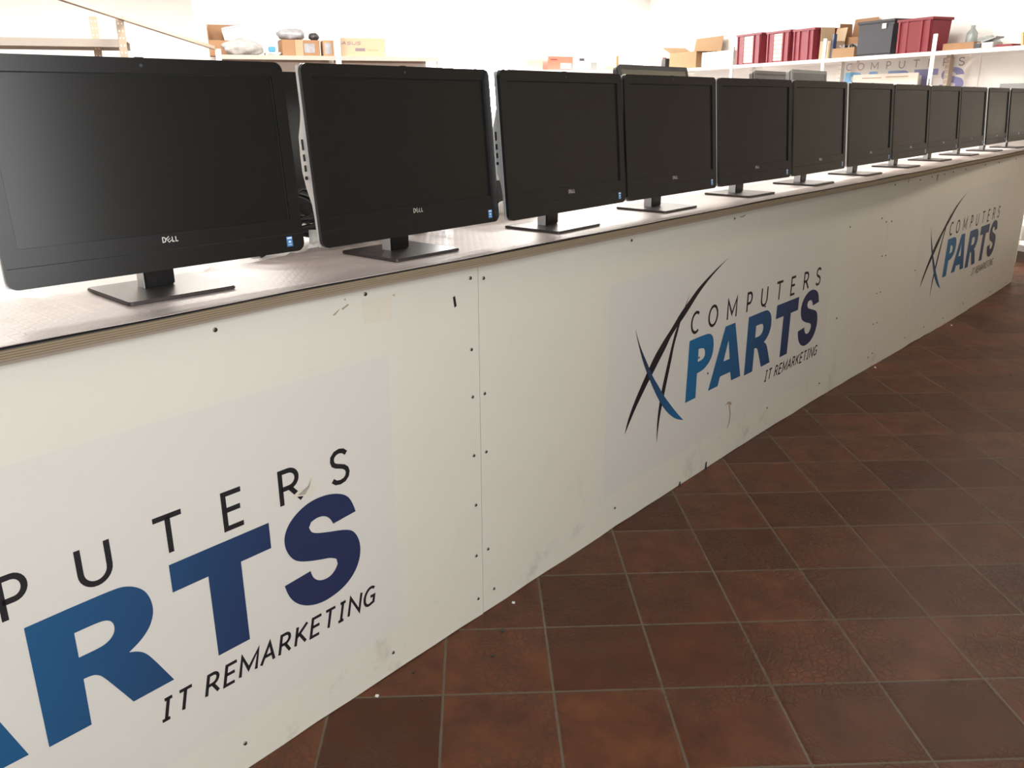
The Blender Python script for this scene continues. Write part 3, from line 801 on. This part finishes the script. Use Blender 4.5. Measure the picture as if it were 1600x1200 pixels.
q = MB(); q.box(-.12, .12, -.085, .085, .0004, .058); q.build('body', 'white_metal', o, bevel=.004)
q = MB(); q.box(-.12, .12, -.0862, -.0848, .022, .0235); q.build('seam', 'grey_metal', o)
q = MB(); q.lathe([(.004, -.0866), (.004, -.084)], 10, -.065, .042, 'y'); q.build('button', 'black_gap', o)
o = thing('rounded_device', 'pale rounded device lying left of the third monitor', 'electronic device', (.575, .385, H + .0015), math.radians(35))
q = MB(); q.tube([(0, -.035, .021), (0, -.02, .027), (0, .01, .028), (0, .035, .024), (0, .05, .018)], [.012, .021, .025, .02, .011], 14); q.build('head', 'white_metal', o, True)
q = MB(); q.tube([(0, -.037, .024), (0, -.0345, .0245)], [.011, .0125], 12); q.build('lens', 'black_gap', o, True)
mb = MB(); mb.box(-.06, .06, -.045, .045, .0002, .0012)
o = place(mb.build('paper_slip', 'paper'), (.60, .355, H + .006), math.radians(12)); tag(o, 'white paper slip under the pale rounded device beside the third monitor', 'paper')
# torn scraps along the back edge of the sheet
for i, (x, y, r) in enumerate(((-.25, .335, .3), (.10, .315, 1.0), (.17, .318, 2.1))):
    mb = MB(); pts = [(.03 * math.cos(k * PI / 4) * rnd.uniform(.6, 1.2), .017 * math.sin(k * PI / 4) * rnd.uniform(.6, 1.2)) for k in range(8)]
    mb.add([(p, q, .0004) for p, q in pts] + [(p * .8, q * .8, rnd.uniform(.005, .014)) for p, q in pts], [tuple(range(8))[::-1], tuple(range(8, 16))] + [(k, (k + 1) % 8, 8 + (k + 1) % 8, 8 + k) for k in range(8)])
    o = place(mb.build('paper_scrap', 'paper'), (x, y, H + .006), r)
    tag(o, ('crumpled pale scrap below the right side of the first monitor', 'crumpled pale scrap behind the base of the second monitor', 'crumpled pale scrap right of the one behind the second base')[i], 'paper scrap', 'torn scraps on the worktop')

# ------------------------------------------------------------------ bits on the floor
def chip(x, y, w, d, h, rz, mat, label, cat, group, name):
    mb = MB(); pts = [(w * .5, -d * .4), (w * .42, d * .5), (-w * .5, d * .38), (-w * .45, -d * .5)]
    mb.prism(pts, .0003, h, xy); o = place(mb.build(name, mat, bevel=h * .2, seg=1), (x, y, 0), rz)
    return tag(o, label, cat, group)
BC = 'black plastic chips on the floor'
chip(-.028, -.099, .013, .010, .004, .7, 'dark', 'black chip on the tiles just right of the first panel seam', 'chip', BC, 'plastic_chip')
chip(-.131, -.155, .010, .008, .003, .3, 'dark', 'black chip on the tile left of the two near the panel seam', 'chip', BC, 'plastic_chip')
chip(-.379, -.142, .007, .006, .003, 1.1, 'dark', 'black chip on the nearest whole floor tile, leftmost of all', 'chip', BC, 'plastic_chip')
chip(-.32, -.045, .008, .006, .003, .2, 'dark', 'black chip against the foot of the first panel', 'chip', BC, 'plastic_chip')
chip(3.545, -.626, .016, .010, .003, .5, 'dark', 'black chip far off on the tiles at the right', 'chip', BC, 'plastic_chip')
chip(2.163, -.561, .024, .010, .002, .9, 'dark', 'dark scrap on the pale crackled tiles in mid floor', 'chip', BC, 'plastic_chip')
chip(.311, -.274, .006, .005, .002, .9, 'dark', 'tiny dark chip on the tile below the middle logo', 'chip', BC, 'plastic_chip')
for x, z0, lab in ((1.344, .03, 'black strip end sticking out under the middle panel, right one'), (1.135, .016, 'black strip end sticking out under the middle panel, left one')):
    mb = MB(); mb.add([(0, -.004, .0004), (.008, -.004, .0004), (.012, -.001, z0), (.004, -.001, z0), (0, 0, .0004), (.008, 0, .0004), (.012, 0, z0), (.004, 0, z0)], [(0, 1, 2, 3), (4, 7, 6, 5), (0, 4, 5, 1), (1, 5, 6, 2), (2, 6, 7, 3), (3, 7, 4, 0)])
    o = place(mb.build('strip_end', 'dark'), (x, face_y(x) - .002, 0)); tag(o, lab, 'strip', 'black strip ends below the middle panel')
for x, y, lab in ((3.205, -.02, 'white paper scrap on the floor at the second panel seam'), (-.444, -.045, 'white crumb on the floor at the foot of the first panel'), (.099, -.03, 'white crumb on the floor right of the first panel seam'), (4.49, -.075, 'white scrap at the foot of the last panel')):
    chip(x, y, .022 if x > 3 else .009, .010, .004, .4, 'paper', lab, 'paper scrap', 'white scraps on the floor', 'paper_crumb')

# ------------------------------------------------------------------ shelving behind
def upright(parent, x, y, z1, mat='perf', flip=1, w=.055):
    q = MB(); q.box(-w / 2, w / 2, 0, .003, 0, z1); q.box(-w / 2 if flip > 0 else w / 2 - .003, -w / 2 + .003 if flip > 0 else w / 2, .003, w, 0, z1)
    o = q.build('upright', mat, parent); o.location = (x, y, 0); return o
def board(parent, x0, x1, y0, y1, ztop, th=.038, mat='white_metal'):
    q = MB(); q.box(x0, x1, y0, y1, ztop - .004, ztop); q.box(x0, x1, y0, y0 + .003, ztop - th, ztop - .004); q.box(x0, x1, y1 - .003, y1, ztop - th, ztop - .004)
    o = q.build('shelf_board', mat, parent); return o
ZS = 1.878
# right wall: local x = -s, y = t - 6.3
rs = thing('metal_shelving', 'long white perforated metal shelving along the right wall, stacked with crates and boxes', 'shelving', EV(0, 6.3, 0), ROT_SIDE)
for s, z1 in ((8.76, 2.12), (6.83, 2.10), (5.155, 2.04), (3.83, .40)): upright(rs, -s, -.004, z1)
for s, z1, mt in ((10.9, 1.9, 'perf'), (8.98, 1.86, 'perf'), (7.1, 1.86, 'perf'), (5.42, 1.86, 'perf_tan'), (3.5, 1.86, 'perf')): upright(rs, -s, .46, z1, mt, -1)
for a, b in ((11.0, 8.78), (8.74, 6.85), (6.81, 5.175), (5.135, 3.55)):
    board(rs, -a, -b, 0, .5, ZS)
board(rs, -8.74, -6.85, 0, .5, .95)
board(rs, -4.6, -3.55, 0, .5, .20)
board(rs, -5.10, -3.55, 0, .5, 1.20)
mb = MB(); mb.box(-.21, .21, -.13, .13, .0006, .36); mb.box(-.19, .19, -.132, -.1305, .25, .26)
o = place(mb.build('computer_case', 'mid_grey', bevel=.004), EV(4.11, 6.45, 1.2), ROT_SIDE)
tag(o, 'grey case on the middle shelf just above the farthest monitor at the right edge', 'computer case')
# left back shelf: local x = t, y = s - 7.6
bs = thing('metal_shelving', 'white metal shelf against the middle wall, holding wrapped goods and open boxes', 'shelving', EV(7.6, 0, 0), ROT_BACK)
for t in (-.42, .78, 1.88): upright(bs, t, -.004, 1.93 if t < 0 else (2.12 if t < 1 else 1.95), 'white_metal')
for t in (-.42, .78, 1.88): upright(bs, t, .56, 1.93, 'white_metal', -1)
board(bs, -.40, .76, 0, .6, ZS, .042, 'beige_metal'); board(bs, .80, 1.86, 0, .6, ZS, .042, 'beige_metal')
# near left shelf with the slanting perforated rail
ls = thing('metal_shelving', 'empty grey-white metal shelf at the far left behind the nearest monitor', 'shelving', EV(5.3, 0, 0), ROT_BACK)
upright(ls, -1.135, -.004, 2.03, 'perf_tan')
upright(ls, -1.36, .50, 2.06, 'perf_tan', -1)
upright(ls, -3.2, -.004, 2.06, 'perf_tan'); upright(ls, -3.2, .50, 2.06, 'perf_tan', -1)
board(ls, -3.2, -1.12, 0, .52, 1.868, .055, 'beige_metal'); board(ls, -3.2, -1.12, 0, .52, 1.0, .055, 'beige_metal')
a = EV(4.0, -1.50, 2.06); b = EV(5.3, -1.128, 2.055); c = EV(7.56, -.45, 1.935)
d = (c - a); L = d.length
q = MB(); q.box(-.02, .02, 0, .003, 0, L); q.box(-.02, -.017, 0, .035, 0, L)
rail = q.build('metal_rail', 'perf_tan')
zax = d.normalized(); xax = Vector((0, 0, 1)); yax = zax.cross(xax).normalized(); xax = yax.cross(zax).normalized()
mt4 = Matrix.Identity(4)
for i in range(3): mt4[i][0] = xax[i]; mt4[i][1] = yax[i]; mt4[i][2] = zax[i]; mt4[i][3] = a[i]
rail.matrix_world = mt4
tag(rail, 'slanting perforated metal rail running back from the far left upright', 'rail')
# shelf along the back wall
es = thing('metal_shelving', 'white metal shelf on the back wall with the orange-red box, above the third monitor', 'shelving', EV(11.0, 0, 0), ROT_BACK)
for t in (3.9, 6.2): upright(es, t, -.004, 1.95, 'white_metal'); upright(es, t, .48, 1.95, 'white_metal', -1)
board(es, 3.92, 6.18, 0, .5, ZS)

# ------------------------------------------------------------------ things on the shelves
def side(s, t, z=ZS): return EV(s, t, z + .0006)
def back(t, s, z=ZS): return EV(s, t, z + .0006)
def crate(label, s0, s1, h, depth, t0=6.32, mats=('red_plastic', 'red_pale'), rz=0, group='red plastic crates on the right shelf', pale=True):
    L = s1 - s0
    o = thing('plastic_crate', label, 'crate', side((s0 + s1) / 2, t0 + depth / 2), ROT_SIDE + rz, group)
    l, d, th = L / 2, depth / 2, .006
    k = .93
    q = MB()
    def wall_panel(pts):                                     # tapering walls, open top
        q.add(pts, [(0, 1, 2, 3), (4, 7, 6, 5), (0, 4, 5, 1), (1, 5, 6, 2), (2, 6, 7, 3), (3, 7, 4, 0)])
    for sg in (-1, 1):
        wall_panel([(-l * k, sg * d * k, 0), (l * k, sg * d * k, 0), (l, sg * d, h), (-l, sg * d, h), (-l * k, sg * (d * k - th), 0), (l * k, sg * (d * k - th), 0), (l, sg * (d - th), h), (-l, sg * (d - th), h)])
        wall_panel([(sg * l * k, -d * k, 0), (sg * l * k, d * k, 0), (sg * l, d, h), (sg * l, -d, h), (sg * (l * k - th), -d * k, 0), (sg * (l * k - th), d * k, 0), (sg * (l - th), d, h), (sg * (l - th), -d, h)])
    q.box(-l * k, l * k, -d * k, d * k, 0, .006)
    q.build('shell', mats[0], o)
    r = MB(); g = .014
    r.ring([(-l - g, -d - g), (l + g, -d - g), (l + g, d + g), (-l - g, d + g)], [(-l + .004, -d + .004), (l - .004, -d + .004), (l - .004, d - .004), (-l + .004, d - .004)], h - .022, h + .004, xy)
    r.build('rim', mats[0], o, bevel=.003)
    for x in (-l * .9, -l * .42, l * .42, l * .86):
        rb = MB(); rb.add([(x - .012, -d * k - .012, .005), (x + .012, -d * k - .012, .005), (x + .012, -d - .012, h - .02), (x - .012, -d - .012, h - .02), (x - .012, -d * k, .005), (x + .012, -d * k, .005), (x + .012, -d, h - .02), (x - .012, -d, h - .02)], [(0, 1, 2, 3), (4, 7, 6, 5), (0, 4, 5, 1), (1, 5, 6, 2), (2, 6, 7, 3), (3, 7, 4, 0)])
        rb.build('rib', mats[0], o)
    if pale:
        p = MB(); y0 = -d * k - .004; y1 = -d - .003
        p.add([(-l * .40, y0 - .003, .02), (l * .40, y0 - .003, .02), (l * .40, y1 - .004, h - .03), (-l * .40, y1 - .004, h - .03), (-l * .40, y0 + .003, .02), (l * .40, y0 + .003, .02), (l * .40, y1 + .001, h - .03), (-l * .40, y1 + .001, h - .03)], [(0, 1, 2, 3), (4, 7, 6, 5), (0, 4, 5, 1), (1, 5, 6, 2), (2, 6, 7, 3), (3, 7, 4, 0)])
        p.build('front_panel', mats[1], o)
    return o
crate('pale-fronted red crate, leftmost of the red crates on the right shelf', 8.14, 8.70, .375, .30, mats=('red_plastic', 'red_striped'))
crate('second red crate from the left, its side in full view', 7.53, 8.01, .365, .30, mats=('red_plastic', 'red_striped'))
crate('red crate behind the open box flaps, third from the left', 7.06, 7.46, .355, .36, pale=False)
crate('large red crate beside the grey box near the right end of the shelf', 5.255, 5.70, .325, .25, pale=True, rz=.04)
ob = crate('dark grey storage box between the cardboard clutter and the large red crate', 5.765, 6.31, .35, .27, mats=('grey_plastic', 'grey_plastic'), group=None, pale=False)
for c_ in list(ob.children):
    if c_.name.startswith('rib') and not c_.name.startswith('rim'): bpy.data.objects.remove(c_)
ob.name = 'storage_box'
q = MB(); q.box(.105, .165, -.148, -.1455, .265, .315); q.build('white_label', 'paper', ob)
q = MB(); l, d = (6.31 - 5.765) / 2, .135
q.box(-l * .95, l * .95, -d - .004, -d * .95, .02, .30); q.build('front_panel', 'grey_plastic', ob)

def box(name, label, cat, loc, rz, L, D, Hh, mat, group=None, th=.006, flaps=(), closed=False, inner='card_inner'):
    """open or closed cardboard box; flaps: (side, angle above horizontal, length)"""
    o = thing(name, label, cat, loc, rz, group)
    l, d = L / 2, D / 2
    q = MB()
    if closed: q.box(-l, l, -d, d, 0, Hh); q.build('body', mat, o, bevel=.003)
    else:
        q.box(-l, l, -d, -d + th, 0, Hh); q.box(-l, l, d - th, d, 0, Hh); q.box(-l, -l + th, -d + th, d - th, 0, Hh); q.box(l - th, l, -d + th, d - th, 0, Hh); q.box(-l + th, l - th, -d + th, d - th, 0, th)
        q.build('body', mat, o)
    for sd, ang, ln in flaps:
        a = math.radians(ang); c, s_ = math.cos(a) * ln, math.sin(a) * ln; e = .004
        if sd == 'l': pts = [(-l, -d, Hh), (-l, d, Hh), (-l - c, d * .97, Hh + s_), (-l - c, -d * .97, Hh + s_)]
        if sd == 'r': pts = [(l, -d, Hh), (l, d, Hh), (l + c, d * .97, Hh + s_), (l + c, -d * .97, Hh + s_)]
        if sd == 'f': pts = [(-l, -d, Hh), (l, -d, Hh), (l * .97, -d - c, Hh + s_), (-l * .97, -d - c, Hh + s_)]
        if sd == 'b': pts = [(-l, d, Hh), (l, d, Hh), (l * .97, d + c, Hh + s_), (-l * .97, d + c, Hh + s_)]
        P4 = [Vector(p) for p in pts]; nn = (P4[1] - P4[0]).cross(P4[3] - P4[0]).normalized() * e
        f = MB(); f.add(P4 + [p + nn for p in P4], [(0, 1, 2, 3), (4, 7, 6, 5), (0, 4, 5, 1), (1, 5, 6, 2), (2, 6, 7, 3), (3, 7, 4, 0)])
        f.build('flap', mat, o)
    return o
# right shelf, from far to near
bg = box('cardboard_box', 'large open cardboard box with raised flaps above the fourth monitor', 'box', side(10.15, 6.53), ROT_SIDE, .80, .42, .235, 'card_pale', flaps=(('l', 20, .28), ('r', -3, .42), ('b', 82, .22)))
o = box('white_box', 'white box on the shelf right of the large open cardboard box, left one', 'box', side(9.42, 6.40), ROT_SIDE, .34, .16, .20, 'card_white', 'white boxes right of the large cardboard box', closed=True)
o = box('white_box', 'white box on the shelf next to the first red crate, right one', 'box', side(9.02, 6.40), ROT_SIDE, .34, .16, .20, 'card_white', 'white boxes right of the large cardboard box', closed=True)
box('cardboard_box', 'small tan box peeking over the white boxes right of the large open box', 'box', side(9.66, 6.56), ROT_SIDE, .14, .20, .18, 'card', closed=True)
ob = thing('wire_basket', 'white frame basket at the left of the large open cardboard box', 'basket', side(11.42, 6.45), ROT_SIDE)
q = MB()
for x in (-.30, 0, .30):
    for y in (-.15, .15): q.tube([(x, y, .0), (x, y, .28)], .010, 8)
for z in (.010, .28):
    for y in (-.15, .15): q.tube([(-.30, y, z), (.30, y, z)], .009, 8)
    for x in (-.30, .30): q.tube([(x, -.15, z), (x, .15, z)], .009, 8)
q.build('frame', 'perf', ob); q = MB(); q.box(-.28, .28, -.13, .13, .012, .25); q.build('liner', 'card_white', ob)
mb = MB(); mb.lathe([(.045, 0), (.045, .14), (.03, .16), (.03, .19)], 12); o = place(mb.build('small_bottle', 'red_plastic', smooth=True), side(10.86, 6.40)); tag(o, 'small red bottle just left of the large open cardboard box', 'bottle')
mb = MB(); mb.box(-.06, .06, -.05, .05, 0, .17); o = place(mb.build('small_case', 'dark', bevel=.005), side(10.72, 6.36), ROT_SIDE); tag(o, 'small black case between red bottle and large cardboard box', 'case')
# torn open box and its clutter
ob = box('cardboard_box', 'torn open cardboard box with grey flaps beside the third red crate', 'box', side(6.93, 6.20, ZS), ROT_SIDE, .19, .20, .20, 'cream_card', flaps=(('l', 86, .16), ('b', 80, .15)))
ob.location = side(7.00, 6.40) ; ob.location -= E2 * .0
ob.location = side(6.925, 6.475)
bx = box('cardboard_box', 'brown cardboard box with a raised flap behind the white upright', 'box', side(6.79, 6.71), ROT_SIDE, .40, .18, .24, 'card', flaps=(('l', 84, .16), ('b', 84, .21), ('r', 75, .10)))
box('cardboard_tray', 'low tan cardboard tray in front of the dark cables, left of grey storage box', 'box', side(6.53, 6.36), ROT_SIDE, .37, .08, .105, 'card_pale')
rnd = random.Random(21)
for i in range(5):
    x0 = 6.70 - i * .075
    pts = [EV(x0 + .05 * math.cos(k * .55 + i), 6.45 + .02 * math.sin(k * .9), ZS + .014 + .13 * abs(math.sin(k * .42 + i * .7))) for k in range(12)]
    o = MB().tube(pts, .010, 6).build('coiled_cable', 'cable' if i % 2 else 'grey_bag', smooth=True)
    tag(o, 'dark coiled cable heaped over the tan tray beside the grey storage box', 'cable', 'coiled cables over the tan tray')
mb = MB(); mb.box(-.018, .018, -.02, .02, 0, .27); o = place(mb.build('blue_binder', 'navy', bevel=.003), side(6.797, 6.40), ROT_SIDE); tag(o, 'dark blue upright panel behind the white upright, beside grey box flap', 'binder')
# right part
box('cardboard_box', 'small flat brown box behind the perforated upright, right of large red crate', 'box', side(4.90, 6.42), ROT_SIDE, .38, .16, .065, 'card', closed=True)
mb = MB(); mb.lathe([(.05, 0), (.055, .10), (.05, .17), (.02, .21), (.02, .24)], 14); o = place(mb.build('plastic_bottle', 'green_glass', smooth=True), side(5.06, 6.66)); tag(o, 'grey-green bottle standing behind the large red crate', 'bottle')
def blob(name, mat, rx, ry, rz_, seed, label, cat, loc, rot=0, lump=.25, group=None, n=18, mm_=10):
    r = random.Random(seed); ph = [r.uniform(0, 6.28) for _ in range(8)]
    vs, fs = [], []
    for i in range(mm_ + 1):
        th = PI * i / mm_
        for j in range(n):
            a = 2 * PI * j / n
            k = 1 + lump * (math.sin(3 * a + ph[0] + 2 * th) * .5 + math.sin(5 * a + ph[1]) * math.sin(4 * th + ph[2]) * .4 + math.sin(7 * th + 4 * a + ph[3]) * .3) * math.sin(th)
            z = math.cos(th) * k * rz_
            vs.append((math.sin(th) * math.cos(a) * rx * k, math.sin(th) * math.sin(a) * ry * k, max(0, z + rz_ * .8)))
    for i in range(mm_):
        for j in range(n): fs.append((i * n + j, i * n + (j + 1) % n, (i + 1) * n + (j + 1) % n, (i + 1) * n + j))
    o = place(new_obj(name, vs, fs, mat, None, True), loc, rot); return tag(o, label, cat, group)
blob('wrapped_bag', 'green_glass', .11, .09, .075, 4, 'grey-green wrapped bag on the shelf right of the large red crate', 'bag', side(4.86, 6.68), ROT_SIDE)
o = thing('small_device', 'small dark and grey device on the right end of the shelf, before the sticks', 'electronic device', side(4.57, 6.38), ROT_SIDE)
q = MB(); q.box(-.10, .10, -.06, .06, 0, .05); q.build('body', 'grey_metal', o, bevel=.006)
q = MB(); q.box(-.11, -.03, -.068, -.0602, .004, .046); q.build('front_cover', 'dark', o, bevel=.003)
q = MB(); q.add([(-.05, -.05, .0505), (.11, -.05, .085), (.11, .05, .085), (-.05, .05, .0505), (-.05, -.05, .062), (.11, -.05, .097), (.11, .05, .097), (-.05, .05, .062)], [(0, 3, 2, 1), (4, 5, 6, 7), (0, 1, 5, 4), (1, 2, 6, 5), (2, 3, 7, 6), (3, 0, 4, 7)]); q.build('lid', 'grey_bag', o)
mb = MB(); mb.box(-.09, .09, -.07, .07, 0, .022); o = place(mb.build('flat_box', 'red_pale', bevel=.002), side(4.36, 6.40), ROT_SIDE); tag(o, 'flat pale red box between the small device and the sticks', 'box')
for i, (s, tl) in enumerate(((4.235, -.18), (4.165, .02), (4.13, -.02), (4.095, .03))):
    mb = MB(); mb.box(-.011, .011, -.011, .011, 0, .115); o = mb.build('wood_stick', 'wood')
    o.matrix_world = Matrix.Translation(side(s, 6.42, ZS + .003)) @ Matrix.Rotation(ROT_SIDE, 4, 'Z') @ Matrix.Rotation(tl, 4, 'Y')
    tag(o, ('leftmost pale wooden stick, leaning, at the right end of the shelf', 'upright pale wooden stick right of the leaning one', 'third pale wooden stick from the left at the shelf end', 'rightmost pale wooden stick at the end of the shelf')[i], 'stick', 'wooden sticks at the right end of the shelf')
mb = MB(); mb.box(-.13, .13, -.1, .1, 0, .125); o = place(mb.build('white_box', 'card_white', bevel=.003), side(3.93 - .1, 6.46, .20), ROT_SIDE); tag(o, 'white box on the low shelf beyond the right end of the counter', 'box')

# banner on the right wall, with the same lettering stretched wider
bn = thing('wall_banner', 'white banner with blue lettering on the right wall, below the shelf of crates', 'banner', EV(0, TR - .002, 0), ROT_SIDE)
KX = 1.50
def bx_(x): return -(6.84 - (x - 1.322) * KX)          # logo x -> local x
q = MB(); q.box(bx_(.613), bx_(2.49), -.004, -.0005, 1.30, 1.872); q.build('banner_sheet', 'card_white', bn)
M['grad_banner'] = M['grad']
def banner_grad():
    mt, t, b = nt('banner_blue_print'); xyz = N(t, 'ShaderNodeSeparateXYZ'); t.links.new(coords(t), xyz.inputs[0])
    f = ramp(t, xyz.outputs[0], -7.1, -6.0)
    t.links.new(mix(t, f, (.16, .48, .82), (.27, .27, .52)), b.inputs['Base Color']); b.inputs['Roughness'].default_value = .5; return mt
M['grad_banner'] = banner_grad()
for nm, mat in (('large_letter', 'grad_banner'), ('small_letter', 'print_pale'), ('tagline_letter', 'print_pale')):
    for _m, _o, polys in LOGO[nm]:
        vs, fs = flat_mesh(polys, lambda x, z: Vector((bx_(x), -.0052, (z - .602) * .98 + 1.757)))
        new_obj(nm, vs, fs, mat, bn)
# pale printed board standing in front of the banner, and a thin aerial
o = thing('notice_board', 'pale cream printed board above the eighth monitor, under the banner letters', 'board', EV(6.20, 6.66, 0), ROT_SIDE)
q = MB(); q.box(-.52, .50, 0, .012, .9, 1.70); q.build('board', 'poster', o)
q = MB()
for x0, x1, z in ((-.36, -.05, 1.655), (.02, .36, 1.66)): q.box(x0, x1, -.0012, -.0002, z, z + .010)
q.build('printed_lines', 'tape', o)
q = MB(); q.box(-.40, -.37, .002, .01, 0, .9); q.box(.37, .40, .002, .01, 0, .9); q.build('board_legs', 'grey_metal', o)
mb = MB(); mb.tube([(0, 0, 0), (0, 0, .16)], .004, 6); o = place(mb.build('thin_aerial', 'dark'), (5.503, .60, H)); 
mb = MB(); mb.lathe([(.03, .0005), (.03, .012), (.007, .02), (.004, .05), (.004, .505)], 10); bpy.data.objects.remove(o)
o = place(mb.build('thin_aerial', 'dark', smooth=True), (5.503, .58, H - .0013)); tag(o, 'thin dark aerial rising behind the gap between the eighth and ninth monitors', 'aerial')

# left back shelf
ob = box('cardboard_box', 'open brown box holding expansion cards at the left end of the shelf', 'box', back(-.36, 7.84, ZS), ROT_BACK, .30, .28, .15, 'card', flaps=(('l', 88, .16), ('b', 88, .17)))
ob.location = back(-.345, 8.0, ZS)
ob2 = ob
q = MB()
for i in range(4):
    mb = MB(); mb.box(-.10, .10, -.006, .006, 0, .105)
    for k in range(4): mb.box(-.09 + k * .05, -.065 + k * .05, -.010, -.006, .03, .07)
    o = mb.build('expansion_card', 'grey_bag' if i % 2 else 'white_metal')
    o.matrix_world = Matrix.Translation(back(-.235, 7.93 + i * .03, ZS + .165 + .012 * i)) @ Matrix.Rotation(ROT_BACK, 4, 'Z') @ Matrix.Rotation(-.22, 4, 'Y')
    tag(o, 'grey and white expansion card sticking out of the open brown box', 'expansion card', 'expansion cards in the open brown box')
blob('bubble_wrap', 'bag', .20, .085, .085, 9, 'bundle of clear bubble wrap lying before the open brown box', 'bubble wrap', back(-.17, 7.72), ROT_BACK, .16, n=40, mm_=20)
mb = MB(); mb.box(-.035, .035, -.03, .03, 0, .055); o = place(mb.build('blue_box', 'blue_plastic', bevel=.008), back(.115, 7.70, ZS + .033), ROT_BACK); tag(o, 'small blue box on the papers left of the taped boxes', 'box')
for i in range(3):
    mb = MB(); mb.box(-.065, .065, -.09, .09, 0, .010); o = place(mb.build('paper_stack', 'paper'), back(.115 + .002 * i, 7.76 - .01 * i, ZS + .0105 * i), ROT_BACK + .1 * i)
    tag(o, ('lowest of the white paper sheaves left of the taped boxes', 'middle white paper sheaf left of the taped boxes', 'topmost white paper sheaf left of the taped boxes')[i], 'paper', 'paper sheaves on the left shelf')
o = box('cardboard_box', 'brown taped cardboard box under a grey bag on the left shelf', 'box', back(.40, 7.79), ROT_BACK + .08, .39, .26, .155, 'card', closed=True)
q = MB(); q.box(-.20 - .001, .201, -.035, .035, .1545, .1565); q.box(-.06, .02, -.1325, -.1302, 0, .156); q.build('tape_strip', 'tape', o)
q = MB(); q.box(.03, .14, -.1322, -.1302, .03, .12); q.build('printed_label', 'grey_bag', o)
o = box('cardboard_box', 'dark brown printed cardboard box right of the taped one on the left shelf', 'box', back(.69, 7.76), ROT_BACK, .11, .22, .155, 'card_inner', closed=True)
q = MB(); q.box(-.04, .03, -.1122, -.1102, .02, .13); q.build('printed_label', 'grey_bag', o)
blob('plastic_bag', 'grey_bag', .14, .10, .065, 13, 'crinkled grey plastic bag lying on the taped brown box', 'bag', back(.335, 7.79, ZS + .157), ROT_BACK, .25)
blob('plastic_bag', 'dark', .055, .05, .04, 17, 'small black bag right of the grey one on the taped box', 'bag', back(.555, 7.73, ZS + .157), ROT_BACK, .2)
o = box('carton', 'cream carton with dark brand lettering at the right of the left shelf', 'box', back(1.05, 7.80), ROT_BACK, .50, .24, .185, 'cream_card', closed=True)
polys = letters_polys([(c_, -.22 + i * .052, -.172 + i * .052, .115, .150, .3) for i, c_ in enumerate('ASUS')], .007)
vs, fs = flat_mesh(polys, lambda x, z: Vector((x, -.1212, z))); new_obj('brand_letters', vs, fs, 'print_grey', o)
q = MB(); q.box(-.075, .03, -.1215, -.1202, .055, .085); q.build('dark_badge', 'print_grey', o)
q = MB(); q.box(.06, .17, -.1215, -.1202, .06, .072); q.build('printed_line', 'tape', o)

# back wall shelf
o = box('carton', 'orange-red carton with a pale label above the third monitor', 'box', back(4.70, 11.25), ROT_BACK + .12, .44, .30, .20, 'orange_card', closed=True)
q = MB(); q.box(-.0, .19, -.1522, -.1502, .02, .10); q.build('pale_label', 'card_white', o)
q = MB(); q.box(-.18, -.06, -.1515, -.1502, .145, .16); q.build('printed_line', 'red_pale', o)
box('carton', 'cream carton left of the orange-red one on the back shelf', 'box', back(4.28, 11.25), ROT_BACK, .28, .28, .15, 'cream_card', closed=True)
box('carton', 'small white carton right of the orange-red one on the back shelf', 'box', back(5.10, 11.22), ROT_BACK - .1, .20, .2, .135, 'card_white', closed=True)
mb = MB(); mb.box(-.04, .04, -.03, .03, 0, .045); o = place(mb.build('small_case', 'dark', bevel=.004), back(5.12, 11.22, ZS + .136), ROT_BACK); tag(o, 'tiny dark case lying on the small white carton on the back shelf', 'case')
mb = MB(); mb.box(-.05, .05, -.03, .03, 0, .125); o = place(mb.build('small_case', 'mid_grey', bevel=.004), back(5.33, 11.22), ROT_BACK); tag(o, 'small grey case left of the wooden post on the back shelf', 'case')
mb = MB(); mb.box(-.018, .018, -.018, .018, 0, .23); o = place(mb.build('wooden_post', 'card_pale'), back(5.78, 11.30), ROT_BACK); tag(o, 'slim tan post standing on the back shelf', 'post')
mb = MB(); mb.prism([(-.3, 0), (.3, 0), (.25, .03), (-.2, .075)], -.08, .08, xz); o = place(mb.build('folded_cardboard', 'cream_card'), back(5.72, 11.20), ROT_BACK); tag(o, 'flat folded cardboard sloping on the back shelf beside the slim post', 'cardboard')
